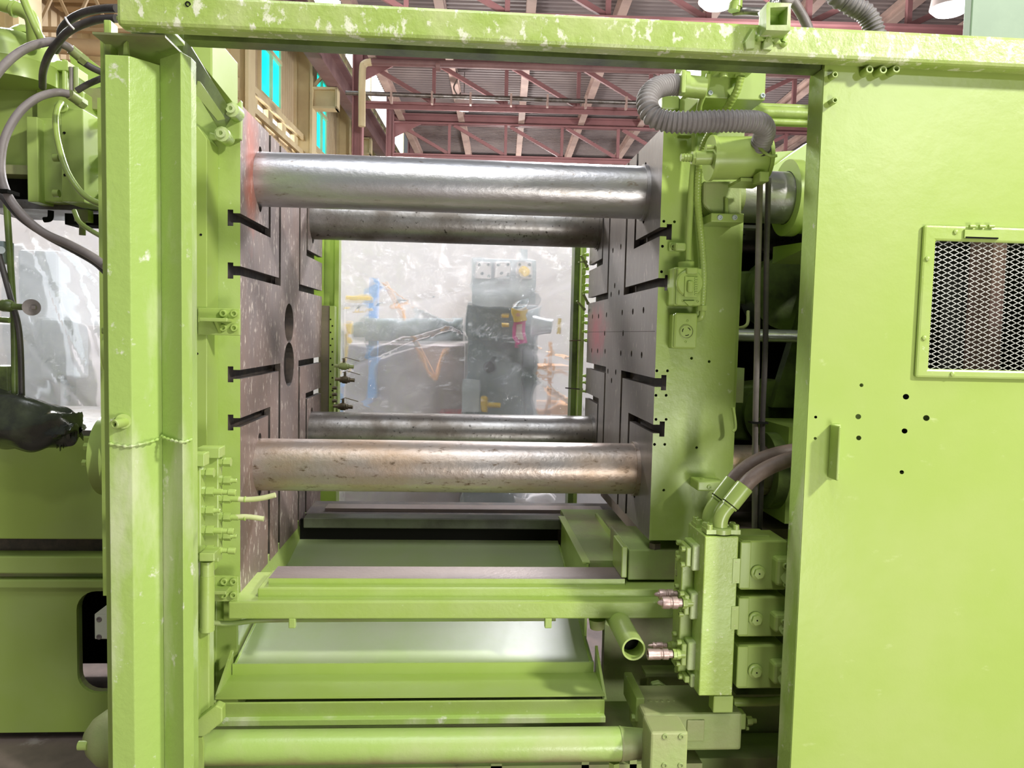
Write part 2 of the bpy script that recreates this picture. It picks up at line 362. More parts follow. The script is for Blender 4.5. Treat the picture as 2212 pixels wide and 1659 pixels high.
for i in range(6): child('pane', bb(-6.06, -6.03, 12.12+i*5.4, 17.38+i*5.4, 8.78, 14), SKYW, cl)
for i, y in enumerate((10.8, 16.3, 21.6, 27.0, 32.4)):
    c = gsum([bb(-6.0, -5.93, y, y+.45, -1.5, 8.7), bb(-5.55, -5.48, y, y+.45, -1.5, 8.7), bb(-5.93, -5.55, y+.2, y+.25, -1.5, 8.7)])
    thing('wall_column', ['cream steel wall column at the near end of the tan wall', 'tan steel wall column just before the first cyan window', 'cream steel wall column between the two cyan windows',
        'cream steel wall column past the second cyan window', 'cream steel wall column at the far end of the tan wall'][i], 'column',
        [('shaft', c, CREAM), ('crane_bracket', gsum([bb(-5.5, -4.8, y+.05, y+.4, 6.3, 6.36), bb(-5.5, -4.8, y+.05, y+.4, 6.84, 6.9), bb(-5.5, -4.85, y+.2, y+.25, 6.36, 6.84), bb(-4.86, -4.8, y+.05, y+.4, 6.3, 6.9)]), CREAM),
         ('bracket_brace', beam(B(-5.5, y+.2, 6.95), B(-5.1, y+.2, 7.4), .08, .08), CREAM)], group='columns along the tan wall')
for i, h in enumerate((4.55, 5.05, 5.5, 8.2)):
    g = gsum([bb(-5.95, -5.75, 12, 45, h, h+.05), bb(-5.78, -5.73, 12, 45, h-.1, h+.05)])
    thing1('wall_girt', ['long cream girt lowest on the tan wall', 'long cream girt above the lowest one on the tan wall', 'long cream girt just under the cyan windows',
                         'long cream girt just above the cyan windows'][i], 'girt', g, CREAM, group='girts on the tan wall')
lad = thing('glazed_strip', 'strip of small daylit panes between two cream girts under the windows', 'window strip',
    [('divider', bb(-5.94, -5.82, 17.6+i*1.15, 17.95+i*1.15, 5.1, 5.39), CREAM) for i in range(10)]+[('pane', bb(-5.97, -5.955, 17.95+i*1.15, 18.75+i*1.15, 5.1, 5.39), SKYW) for i in range(9)])
thing('crane_girder', 'long red-brown overhead crane girder running along the tan wall', 'crane girder',
    [('lower_flange', bb(-5.08, -4.72, 8, 42, 6.92, 6.98), PINKD), ('web', bb(-4.93, -4.87, 8, 42, 6.98, 7.6), PINKD), ('upper_flange', bb(-5.1, -4.68, 8, 42, 7.6, 7.68), PINKD),
     ('crane_rail', bb(-4.93, -4.85, 8, 42, 7.68, 7.8), STEELD), ('walkway_edge', bb(-5.3, -5.1, 8, 42, 7.45, 7.52), GREYD)])
thing('conductor_rail', 'cream conductor rail with spaced clips above the crane girder', 'conductor rail',
    [('rail_bar', bb(-5.25, -5.15, 12, 40, 8.55, 8.75), CREAM)]+[('clip', bb(-5.2, -5.08, 12.3+i*.8, 12.4+i*.8, 8.3, 8.6), CREAM) for i in range(34)])
# roof trusses
def truss(y, lab, m=PINK):
    x0, x1 = -3.7, 21.; hb, ht = 5.9, 7.2; ps = [('top_chord', gsum([bb(x0, x1, y-.12, y+.12, ht-.30, ht-.25), bb(x0, x1, y-.02, y+.02, ht-.3, ht), bb(x0, x1, y-.12, y+.12, ht-.03, ht+.02)]), m),
        ('bottom_chord', gsum([bb(x0, x1, y-.12, y+.12, hb-.03, hb+.02), bb(x0, x1, y-.02, y+.02, hb-.14, hb)]), m),
        ('gusset', prism([(x0, ht-.75), (x0+.9, ht-.28), (x0, ht-.28)], 'y', y-.02, y+.02).tf(lambda p: B(p.x, p.y, p.z)), m),
        *([] if y < 16 else [('support_column', gsum([bb(x0-.26, x0-.22, y-.12, y+.12, -1.5, 9.5), bb(x0-.04, x0, y-.12, y+.12, -1.5, 9.5), bb(x0-.22, x0-.04, y-.03, y+.03, -1.5, 9.5)]), m)])]
    x = x0+1.8; k = 0
    while x < x1:
        ps.append(('vertical_web', beam(B(x, y, hb), B(x, y, ht-.25), .09, .09, (0, 1, 0)), m))
        a, b = (x-1.8, x) if x < 6 else (x, x-1.8)
        ps.append(('diagonal_web', beam(B(a+.1, y+.04, ht-.3), B(b-.0, y+.04, hb+.05), .10, .08, (0, 1, 0)), m))
        x += 1.85; k += 1
    thing('roof_truss', lab, 'truss', ps, group='pink roof trusses across the bay')
truss(14.2, 'pink roof truss just behind the green top beam'); truss(19.7, 'pink roof truss nearest of those seen between the platens'); truss(25.2, 'pink roof truss behind the hanging lamp, second seen between the platens')
truss(30.7, 'farthest pink roof truss low over the front steel bar'); truss(36.2, 'last pink roof truss at the far end of the hall')
for i in range(13):
    x = -3.45+i*1.95
    if x > 20: break
    thing1('roof_purlin', ['pale purlin at the roof edge by the tan wall', 'second pale purlin from the tan wall, left of the lamp', 'third pale purlin from the tan wall', 'fourth pale purlin, right of the lamp',
        'fifth pale purlin meeting the grey hose', 'sixth pale purlin behind the grey hose'][i] if i < 6 else '%s pale purlin from the tan wall' % ['seventh', 'eighth', 'ninth', 'tenth', 'eleventh', 'twelfth', 'thirteenth'][i-6],
        'purlin', gsum([bb(x-.1, x+.1, 8, 45, 7.22, 7.3), bb(x-.02, x+.02, 8, 45, 7.0, 7.22), bb(x-.1, x+.1, 8, 45, 6.98, 7.02)]), PURLIN, group='purlins under the roof deck')
thing('overhead_pipe', 'thick grey-pink pipe crossing the bay with an elbow at the wall', 'pipe',
    [('pipe_run', cyl(B(-3.3, 18.6, 6.55), B(21, 18.6, 6.5), .085, n=14), PINKD), ('elbow', tube([B(-3.3, 18.6, 6.55), B(-3.46, 18.6, 6.5), B(-3.52, 18.6, 6.3), B(-3.52, 18.6, 5.0)], .085), CREAM),
     ('coupling', cyl(B(-1.75, 18.6, 6.49), B(-1.65, 18.6, 6.49), .12, n=14), PINKD)])
thing('service_pipe', 'long thin grey pipe with clamps under the nearest truss', 'pipe',
    [('pipe_run', cyl(B(-4.0, 19.0, 5.92), B(21, 19.0, 5.74), .055, n=12), STEELD)]+[('pipe_clamp', bb(x, x+.05, 18.93, 19.08, 5.7, 6.0), PURLIN) for x in (-2.9, -1.9, -.95, .05, .95, 1.9, 2.9, 3.9)])
for i, (x, y, h) in enumerate(((-1.2, 21, 6.25), (3.0, 11.2, 4.95), (6.4, 11.2, 4.95), (6.5, 24, 6.2))):
    thing('high_bay_lamp', ['lit white high bay lamp hanging between the roof trusses', 'lit white high bay lamp above the green top beam', 'lit lamp behind the grey cabinet at the top edge',
        'lit high bay lamp deep in the hall'][i], 'lamp',
        [('lamp_shade', lathe([(.05, .36), (.16, .32), (.24, .18), (.27, 0)], B(x, y, h), (0, 0, 1), 24), LAMPH), ('diffuser', lathe([(.26, -.01), (.2, -.07), (.05, -.1)], B(x, y, h), (0, 0, 1), 24), LAMP),
         ('suspension_cable', cyl(B(x, y, h+.36), B(x, y, 7.2), .012, n=6), STEELD)], group='high bay lamps')
thing('hanging_cable', 'loose grey cable drooping from the roof by the lamp', 'cable', [('cable', tube([B(-1.5, 20.5, 7.2), B(-1.35, 20.5, 6.9), B(-1.45, 20.5, 6.6), B(-1.3, 20.5, 6.35), B(-1.28, 20.6, 6.5)], .02, n=6), STEELD)])
# tan lower bay structure, far top left
def lower_joist():
    y = 9.2; ps = []
    for h0, m_ in ((4.05, TANST), (3.55, TANST)): ps.append(('chord', bb(-5.9, -3.6, y, y+.08, h0-.10 if h0 > 4 else h0-.04, h0), m_))
    for i in range(6):
        x = -5.8+i*.42
        ps.append(('web', beam(B(x, y+.04, 4.0), B(x+.21, y+.04, 3.55), .03, .03, (0, 1, 0)), TANST)); ps.append(('web', beam(B(x+.42, y+.04, 4.0), B(x+.21, y+.04, 3.55), .03, .03, (0, 1, 0)), TANST))
    thing('tan_joist', 'tan open-web joist high behind the bent black hoses', 'joist', ps)
    thing1('lower_deck', 'tan ribbed deck over the side bay', 'deck', gsum([bb(-5.9, -3.6, 8+i*.3, 8.16+i*.3, 4.15, 4.25) for i in range(9)]+[bb(-5.9, -3.6, 8, 10.8, 4.25, 4.3)]), TANST)
    thing1('tan_duct', 'tan round duct behind the green dome', 'duct', cyl(B(-5.9, 9.0, 3.28), B(-3.6, 9.0, 3.2), .09), TANST)
    thing1('lower_tan_duct', 'second tan duct under the first one', 'duct', cyl(B(-5.9, 9.0, 3.05), B(-3.6, 9.0, 2.98), .07), TANST)
    thing1('cream_post', 'cream post with rust stains at the top left corner', 'post', gsum([bb(-5.42, -5.36, 8.1, 8.5, -1.5, 4.4), bb(-5.16, -5.1, 8.1, 8.5, -1.5, 4.4), bb(-5.36, -5.16, 8.28, 8.33, -1.5, 4.4)]), CREAM)
lower_joist()
# ================================================================== plastic curtain and what stands behind it
def film(x0, x1, z0, z1, Y, seed, lab):
    nx, nz_ = int((x1-x0)/.018), int((z1-z0)/.018); v = []; f = []
    crs = []
    for q in ([(745, 672), (960, 640), (1120, 600)], [(735, 800), (870, 745), (985, 712)], [(985, 720), (1120, 745), (1240, 785)], [(1125, 665), (1175, 620), (1240, 585)], [(1130, 668), (1190, 625), (1245, 600)],
              [(20, 560), (80, 700), (150, 860)], [(60, 500), (120, 640), (190, 800)], [(90, 480), (150, 560), (230, 640)], [(140, 500), (185, 640), (225, 770)], [(40, 700), (110, 790), (215, 900)]):
        P = [U(a, b, Y) for a, b in q]
        crs += [(P[k].x, P[k].z, P[k+1].x, P[k+1].z) for k in range(len(P)-1)]
    def crease(x, z):
        t_ = 0
        for a, b, c, d in crs:
            ux, uz = c-a, d-b; L2 = ux*ux+uz*uz; t = max(0, min(1, ((x-a)*ux+(z-b)*uz)/L2)); e = math.hypot(x-a-ux*t, z-b-uz*t)
            if e < .05: t_ = max(t_, math.exp(-(e/.014)**2))
        return t_
    for j in range(nz_+1):
        for i in range(nx+1):
            x = x0+(x1-x0)*i/nx; z = z0+(z1-z0)*j/nz_
            d = .04*noise.noise(Vector((x*1.5+seed, z*.9, 0)))+.015*noise.noise(Vector((x*5+z*3+seed, z*2-x, 3)))
            fold = abs(math.sin((x*1.1+z*1.9+seed)*2.2)); d += .02*max(0, 1-fold*9)+.010*noise.noise(Vector((x*14+seed, z*11, 1)))-.022*crease(x, z)
            v.append(Vector((x, Y+d, z)))
    for j in range(nz_):
        for i in range(nx):
            a = j*(nx+1)+i; f.append((a, a+1, a+nx+2, a+nx+1))
    thing1('plastic_curtain', lab, 'plastic sheet', G(v, f), FILM, group='clear plastic curtains behind the machine', smooth=80, recalc=False)
film(-1.15, 1.35, .05, 2.22, 4.35, 0, 'clear crinkled plastic sheet hung behind the opening between the platens')
film(-4.6, -1.35, .3, 2.35, 4.6, 5, 'clear draped plastic sheet behind the injection unit at the left')
Y5 = 4.75
thing('neighbour_press', 'pale grey press with slate panel seen through the plastic sheet', 'machine',
    [('slate_housing', bp(1003, 660, 1125, 1130, 4.7, 5.6), GREYD, dict(bev=.01)), ('pale_upper_plate', bp(1020, 560, 1158, 655, 4.62, 4.68), GREYP, dict(bev=.004)),
     ('pale_lower_plate', bp(1020, 632, 1110, 662, 4.58, 4.62), GREYP), ('side_column', bp(1125, 660, 1158, 1130, 4.8, 5.6), GREYP, dict(bev=.005)),
     ('dark_recess', bp(1128, 700, 1152, 1000, 4.79, 4.81), GREYD), ('shaft_port', cyl(U(1056, 793, 4.69), U(1056, 793, 4.72), .036), BLACK),
     ('small_cover_plate', bp(998, 820, 1035, 890, 4.66, 4.7), GREYP), ('nozzle_head', cyl(U(1148, 703, 4.62), U(1190, 706, 4.62), .06, .04), GREYP),
     ('vertical_conduit', bp(1122, 538, 1140, 565, 4.6, 4.64), GREYP)]+
    [('port_block', bp(a, 566, a+32, 602, 4.56, 4.62), WHITEP, dict(bev=.003, sub=[('cap_screw', screw(U(a+dx, 566+dy, 4.56), FR, .009, .008), GREYD) for dx, dy in ((6, 6), (27, 6), (13, 25), (27, 30))])) for a in (1030, 1070, 1116)]+
    [('yellow_knob', lathe([(.031, 0), (.031, .02), (.012, .024), (.010, .03), (.004, .03)], U(1131, 587, 4.56), FR, 24), YEL)])
thing('yellow_air_valve', 'yellow star-shaped valve handle pressed against the plastic sheet', 'valve',
    [('handle', pp([(1106, 664), (1116, 668), (1126, 668), (1137, 662), (1139, 670), (1135, 680), (1139, 692), (1128, 694), (1118, 696), (1112, 696), (1110, 684), (1106, 674)], 4.44, 4.47), YEL, dict(bev=.004)),
     ('hub', cyl(U(1120, 679, 4.43), U(1120, 679, 4.47), .012), ORANGE)])
thing('pink_tag', 'bright pink curved tag hanging under the yellow valve handle', 'tag',
    [('tag_body', pp([(1112, 694), (1136, 690), (1134, 715), (1138, 742), (1116, 745), (1108, 730), (1108, 708)], 4.48, 4.49), HOTPINK), ('tag_face', pp([(1117, 701), (1128, 699), (1127, 715), (1130, 734), (1120, 735), (1115, 722)], 4.47, 4.479), TAGW)])
thing('yellow_drain_valve', 'yellow drain valve low on the slate press', 'valve', [('valve_body', bp(1038, 856, 1052, 890, 4.6, 4.66), YEL, dict(bev=.01)), ('lever', cyl(U(1052, 872, 4.62), U(1082, 876, 4.62), .014), YEL)])
thing('yellow_fitting', 'small yellow rod fitting beside the pink tag', 'fitting', [('rod', cyl(U(1084, 681, 4.6), U(1100, 681, 4.6), .012), YEL), ('second_rod', cyl(U(1084, 703, 4.6), U(1100, 703, 4.6), .012), YEL)])
thing1('yellow_bar', 'short upright yellow bar at the right of the sheet', 'bar', cyl(U(1208, 688, 4.6), U(1206, 722, 4.6), .012), YEL)
thing('far_shaft_machine', 'taupe machine with a dark horizontal shaft behind the plastic', 'machine',
    [('taupe_cabinet', bp(745, 745, 1000, 1100, 5.3, 6.2), TAUPE, dict(bev=.01)), ('dark_shaft', cyl(U(790, 712, 5.1), U(1000, 712, 5.1), .075), GREYD), ('shaft_nose', cyl(U(765, 712, 5.1), U(790, 712, 5.1), .05), GREYD)])
thing1('far_white_partition', 'broad pinkish white partition far behind the sheet', 'partition', box(-5.2, 2.4, 6.6, 6.7, 0, 2.9), WHITEP)
thing1('orange_glow_strips', 'orange strips in a V behind the sheet, standing in for a glow', 'glow strip', gsum([cyl(U(832, 610, 5.2), U(940, 820, 5.2), .018), cyl(U(940, 820, 5.2), U(962, 755, 5.2), .016)]), ORANGE)  # orange bars stand in for diagonal glow strips behind the sheet
thing1('blue_upright', 'blue upright post behind the sheet', 'post', bp(796, 600, 815, 860, 5.2, 5.28), BLUE)
thing1('yellow_lever_bar', 'horizontal yellow bar behind the sheet at the upper left', 'bar', bp(745, 640, 805, 654, 4.9, 4.95), YEL, bev=.01)
thing('yellow_upright', 'yellow upright handle with a chain of fittings behind the sheet', 'handle', [('grip', bp(747, 693, 762, 722, 4.9, 4.94), YEL, dict(bev=.01)), ('stem', bp(740, 722, 748, 790, 4.9, 4.94), YEL), ('knuckle', cyl(U(755, 735, 4.88), U(755, 735, 4.94), .02), YEL)])
thing1('white_upright', 'white upright panel edge beside the rear green post', 'panel', bp(728, 660, 742, 1075, 4.9, 4.95), WHITEP)
thing('blue_filter', 'small blue filter behind the brass valves', 'filter', [('bowl', bp(728, 835, 740, 900, 4.7, 4.76), BLUE, dict(bev=.01)), ('cap', bp(731, 820, 742, 835, 4.7, 4.76), BLUE)])
thing1('red_crate', 'red crate low behind the sheet', 'crate', vox([tuple([*(lambda a, b: (a.x, b.x))(U(950, 905, 5.0), U(998, 905, 5.0)), 5.0, 5.25, 0.6, .98])], [(-.12, .28, 5.02, 5.23, .63, 1.0)]), mat('red_plastic', (.75, .12, .16), .4))
thing('orange_rack', 'orange rack to the right of the slate press', 'rack', [('upright', bp(1183, 740, 1190, 1000, 5.3, 5.36), ORANGE), ('shelf', bp(1160, 790, 1230, 800, 5.3, 5.7), ORANGE), ('lower_shelf', bp(1160, 875, 1230, 895, 5.3, 5.7), ORANGE)])
thing1('low_white_pipe', 'white pipe with flanges low behind the rear slideway', 'pipe', tube([U(1110, 1078, 4.6), U(1150, 1074, 4.6), U(1180, 1070, 4.6), U(1195, 1080, 4.6)], .03)+cyl(U(1128, 1075, 4.6), U(1134, 1075, 4.6), .042), WHITEP)
thing('pale_press_frame', 'pale blue-grey press frame behind the left plastic sheet', 'machine',
    [('upright_housing', bp(40, 540, 130, 930, 5.2, 5.8), GREYP, dict(bev=.02)), ('lower_housing', bp(-60, 700, 230, 950, 5.4, 5.9), WHITEP, dict(bev=.02)), ('round_cover', cyl(U(108, 728, 5.1), U(108, 728, 5.2), .03), YEL), ('knee_bracket', bp(85, 690, 160, 820, 5.0, 5.2), GREYP, dict(bev=.02))])
# ================================================================== platens
def platen_slots(x, sgn, zs, yb0, yb1, zt, zb, ymid):
    """L-shaped T-slots cut in the face at x; sgn is the direction into the plate"""
    cuts = []
    a1, a2 = 2.64, 2.785
    n, h = .0135, .0235; d1, d2 = .020, .036
    for (ye, z, up) in ((a1, zs[0], 1), (a2, zs[1], 1), (a2, zs[2], 0), (a1, zs[3], 0)):
        for mir in (0, 1):
            f = (lambda y: 2*ymid-y) if mir else (lambda y: y)
            for w_, da, db in ((n, -.01, d1), (h, d1, d2)):
                xs = sorted((x+sgn*da, x+sgn*db))
                ys = sorted((f(yb0-.02), f(ye+w_))); cuts.append((xs[0], xs[1], ys[0], ys[1], z-w_, z+w_))
                ys = sorted((f(ye-w_), f(ye+w_)))
                cuts.append((xs[0], xs[1], ys[0], ys[1], *((z, zt+.02) if up else (zb-.02, z))))
    return cuts
zsl = [U(518, y, 2.3).z for y in (471, 585, 809, 913)]
XL, XR = U(519, 720, 2.3).x, U(1418, 720, 2.3).x
Y0, Y1, YM = 2.3, 3.6, 2.95
ZT, ZB = U(520, 224, 2.3).z, U(516, 1287, 2.3).z
ZTR, ZBR = U(1433, 272, 2.3).z, U(1403, 1167, 2.3).z
zu, zl = U(1000, 403, 2.52).z, U(1000, 1008, 2.52).z
YF, YB, RB = 2.52, 3.38, .085
# stationary platen
def lmat(c, n):
    if n.x > .9 and c.x > XL-.002: return 0
    if 2.84 < c.y < 3.03 and 1.25 < c.z < 1.65 and c.x < XL-.001 and c.x > XL-.39: return 2
    if c.x > XL-.04 and Y0+.001 < c.y < Y1-.001 and ZB+.001 < c.z < ZT-.001: return 2
    return 1
bores = [cyl((XL-.3, 2.935, U(622, 698, 2.93).z), (XL+.05, 2.935, U(622, 698, 2.93).z), .074), cyl((XL-.3, 2.935, U(622, 787, 2.93).z), (XL+.05, 2.935, U(622, 787, 2.93).z), .084)]
nt_ = gsum([cyl((XL-.06, YF, zu+RB), (XL+.02, YF, zu+RB), .018), ])
nt2 = gsum([cyl((XL-.06, y, z), (XL+.02, y, z), .018) for y, z in ((YF, zu-RB), (YF, zl+RB), (YF, zl-RB), (YB, zu-RB), (YB, zl+RB))])
pl = thing('stationary_platen', 'tall rust-brown mould platen with T-slots at the left of the opening', 'platen',
    [('platen_block', vox([(XL-.40, XL, Y0, Y1, ZB, ZT)], platen_slots(XL, -1, zsl, Y0, Y1, ZT, ZB, YM)),
      [platen_red(PLATEN, (XL, 2.42, U(545, 330, 2.4).z), (.3, .11, .30), 'rusty_brown_platen_with_red_paint'), GREEN, SLOT], dict(matfn=lmat, cuts=[bores[0], bores[1], nt_, nt2], smooth=0))]+
    [('sprue_liner', pipe((XL-.28, 2.935, U(622, y, 2.93).z), (XL-.03, 2.935, U(622, y, 2.93).z), r, .006), SLOT) for y, r in ((698, .0735), (787, .0835))])
# moving platen
def rmat(c, n):
    if n.x < -.9 and c.x < XR+.002: return 0
    if c.x < XR+.04 and Y0+.001 < c.y < Y1-.001 and ZBR+.001 < c.z < ZTR-.001: return 2
    return 1
XRB = U(1590, 720, 2.3).x
ej = []
for pxy in ((1280, 684), (1293, 683), (1310, 680), (1344, 675), (1367, 673), (1390, 670), (1306, 720), (1346, 720), (1278, 757), (1291, 758), (1307, 759), (1341, 763), (1364, 764), (1386, 767),
            (1328, 617), (1320, 636), (1337, 632), (1341, 533), (1324, 541), (1313, 802), (1330, 804), (1321, 822)):
    p = UX(pxy[0], pxy[1], XR); ej.append(cyl((XR-.02, p.y, p.z), (XR+.04, p.y, p.z), .011, n=12))
side = []
for pxy in ((1434, 478), (1457, 479), (1431, 532), (1429, 587), (1451, 589), (1419, 801), (1442, 801), (1417, 854), (1439, 854), (1417, 906), (1439, 906), (1414, 960), (1436, 960), (1494, 774), (1532, 781), (1505, 967), (1434, 1059)):
    p = U(*pxy, 2.3); side.append(cyl((p.x, 2.28, p.z), (p.x, 2.33, p.z), .0045, n=10))
nt3 = gsum([cyl((XR-.02, y, z), (XR+.06, y, z), .015) for y, z in ((YF, zu+RB), (YF, zu-RB), (YF, zl-RB), (YB, zu-RB))])
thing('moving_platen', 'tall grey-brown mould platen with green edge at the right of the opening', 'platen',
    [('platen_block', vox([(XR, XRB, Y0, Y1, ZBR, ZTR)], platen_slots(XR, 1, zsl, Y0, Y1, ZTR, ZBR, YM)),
      [platen_red(PLATENR, (XR, 3.35, U(1300, 720, 3.2).z), (.3, .28, .15), 'grey_platen_with_red_patch', (.50, .13, .16)), GREEN, SLOT], dict(matfn=rmat, cuts=[gsum(ej), gsum(side), nt3], smooth=0)),  # soft-edged red patch over the grey face
     ('side_cover_plate', box(XRB-.002, XRB+.012, 2.31, 2.9, ZBR+.15, ZTR-.25), GREEN), 
     ('scribed_line', box(XR-.0005, XR, 2.32, 3.58, U(1400, 716, 2.3).z, U(1400, 716, 2.3).z+.002), SLOT),
     ('adjusting_foot', hexn((U(1415, 1172, 2.34)), (0, 0, -1), .02, .03), RAIL)])
# tie bars
for nm, y, z, m, lab in (('upper_front', YF, zu, STEEL, 'thick polished steel tie bar, upper front one of the four'), ('upper_rear', YB, zu, STEELD, 'dark oily steel tie bar behind the upper front one'),
                         ('lower_front', YF, zl, STEELR, 'thick rust-stained steel tie bar, lower front one of the four'), ('lower_rear', YB, zl, STEELD, 'dull pitted steel tie bar behind the lower front one')):
    thing('tie_bar', lab, 'tie bar', [('bar', cyl((XL-.05, y, z), (1.75, y, z), RB, n=64), m), ('seal_ring', pipe((XR-.012, y, z), (XR+.004, y, z), RB+.006, .0065, 48), m)], group='tie bars between the platens')
# ================================================================== bed, slideways, chutes
zr = U(1000, 1250, 2.30).z
def toprail(c, n): return 0 if n.z > .9 else 1
XB0 = U(493, 1318, 2.22).x; XB1 = 1.9
thing('machine_bed', 'long green machine bed with brown slideways under the platens', 'machine bed', [
    ('front_slideway', box(U(580, 1260, 2.3).x, U(1350, 1250, 2.3).x, 2.30, 2.42, zr-.031, zr), [RAIL, GREEN], dict(matfn=toprail, smooth=0)),
    ('front_ledge', box(U(556, 1280, 2.26).x, XB1, 2.262, 2.44, U(1000, 1300, 2.26).z-.01, U(1000, 1272, 2.262).z), GREEN, dict(bev=.003)),
    ('front_lip', box(XB0, XB1, 2.22, 2.50, U(1000, 1337, 2.22).z, U(1000, 1300, 2.22).z), GREEN, dict(bev=.004)),
    ('rear_slideway', box(U(702, 1095, 3.226).x, .62, 3.226, 3.31, zr-.05, zr), RAIL),
    ('rear_ledge', box(-.64, .75, 3.18, 3.42, .5, U(1000, 1112, 3.18).z), SLOT),  # dark slot colour puts the shade behind the chute into the ledge
    ('rear_bar', box(U(655, 1130, 3.08).x, U(1226, 1130, 3.08).x, 3.08, 3.16, U(1000, 1143, 3.08).z, U(1000, 1121, 3.08).z), REARSHADE, dict(bev=.004)),
    ('left_cross_strip', box(-.71, -.655, 2.32, 3.4, .60, .722), GREEN, dict(bev=.003)),
    ('left_pedestal', vox([(-1.03, U(512, 1400, 2.35).x, 2.36, 3.5, 0.0, .67), (-1.03, U(452, 1400, 2.30).x, 2.30, 2.36, 0.0, .67)], []), GREENS, dict(bev=.004)),
    ('right_web', box(U(1305, 1400, 2.42).x, 2.2, 2.42, 2.46, .02, .70), GREEND),
    ('bed_top_plate', box(.62, 1.9, 2.50, 3.3, .80, .86), CONC),
    ('bed_step_block', box(.66, 1.15, 2.75, 3.0, .86, .90), CONC),
    ('cross_plate', box(.43, 1.2, 2.46, 3.2, .70, .76), GREEND),
    ('stop_block', vox([tuple([U(1352, 1200, 2.36).x, 1.0, 2.32, 2.62, zr-.01, U(1390, 1180, 2.36).z])], []), GREEND, dict(bev=.004)),
    ('stop_plate', box(U(1340, 1200, 2.36).x-.006, U(1352, 1200, 2.36).x-.006, 2.31, 2.45, zr, U(1350, 1172, 2.36).z), GREENS, dict(bev=.003)),
])
for a, lab in ((630, 'small square green lug under the bed lip at the left'), (1184, 'small square green lug under the bed lip at the right')):
    thing1('bed_lug', lab, 'lug', bp(a-7, 1336, a+8, 1358, 2.22, 2.24), GREEN, bev=.003, group='lugs under the bed lip')
thing1('bed_cup', 'short round green cup under the bed lip by the pipe stub', 'cup', cyl(U(1290, 1337, 2.28), U(1290, 1357, 2.28), .026, .022), GREEND)
thing('side_trough', 'green sheet trough on the bed beside the moving platen', 'trough', [
    ('left_flange', prism([(2.44, .758), (3.07, .758), (3.07, .50), (2.44, .50)], 'x', .418, .426), GREENS), ('trough_floor', box(.43, .56, 2.44, 3.05, .69, .70), CHUTE),
    ('right_flange', box(.556, .566, 2.44, 3.07, .69, .775), GREENS), ('left_rim', box(.405, .43, 2.44, 3.07, .756, .762), GREENS)])
XC0, XC1 = -.672, .415
def slab(q, t=.006):
    v = [Vector(p) for p in q]; n = (v[1]-v[0]).cross(v[2]-v[0]).normalized()*t
    return G(v+[p-n for p in v], [(0, 1, 2, 3), (7, 6, 5, 4)]+[(i, i+4, (i+1) % 4+4, (i+1) % 4) for i in range(4)])
thing('drip_chute', 'wide sloping green sheet chute under the opening with a lipped tray', 'chute', [
    ('sloping_sheet', slab([(XC0, 3.15, .632), (XC1, 3.15, .632), (XC1+.01, 2.3, .482), (XC0, 2.3, .482)]), CHUTE),
    ('drop_sheet', box(XC0-.005, XC1+.012, 2.298, 2.306, .452, .486), GREENS),
    ('tray_floor', box(XC0-.01, XC1+.02, 2.155, 2.305, .446, .452), GREENS),
    ('front_lip', box(XC0-.01, XC1+.02, 2.148, 2.156, U(900, 1548, 2.15).z, U(900, 1515, 2.15).z), GREEN, dict(bev=.002)),
    ('lower_flange', box(XC0-.005, XC1+.02, 2.128, 2.156, U(900, 1561, 2.14).z, U(900, 1548, 2.14).z), GREENW, dict(bev=.002)),
    ('left_side_flange', prism([(2.15, U(900, 1515, 2.15).z), (2.15, .44), (2.32, .44), (2.32, .52)], 'x', XC0-.016, XC0-.008), GREEN),
    ('right_side_flange', prism([(2.15, U(900, 1515, 2.15).z), (2.15, .44), (2.32, .44), (2.32, .53)], 'x', XC1+.018, XC1+.026), GREEN),
    ('left_edge_bead', beam((XC0+.005, 2.3, .486), (XC0+.005, 3.1, .63), .006, .008), GREENW), ('right_edge_bead', beam((XC1, 2.3, .486), (XC1, 3.1, .63), .006, .008), GREENW),
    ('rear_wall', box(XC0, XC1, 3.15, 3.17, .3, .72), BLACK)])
pc0, pc1 = U(425, 1612, 1.98), U(1300, 1607, 1.98)
thing('lower_oil_pipe', 'thick horizontal green pipe across the bottom with brown overspray', 'pipe', [
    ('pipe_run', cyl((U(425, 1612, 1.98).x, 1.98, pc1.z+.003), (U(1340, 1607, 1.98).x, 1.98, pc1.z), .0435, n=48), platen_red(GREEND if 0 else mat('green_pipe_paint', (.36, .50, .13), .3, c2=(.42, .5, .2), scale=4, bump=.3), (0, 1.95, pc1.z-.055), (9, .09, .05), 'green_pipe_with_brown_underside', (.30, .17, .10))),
    ('reducer', cyl((U(1340, 1607, 1.98).x, 1.98, pc1.z), (U(1410, 1607, 1.98).x, 1.98, pc1.z), .0435, .036, n=48), GREEND), ('weld_ring', cyl((U(1338, 1607, 1.98).x, 1.98, pc1.z), (U(1342, 1607, 1.98).x, 1.98, pc1.z), .045, n=48), GREEND)])
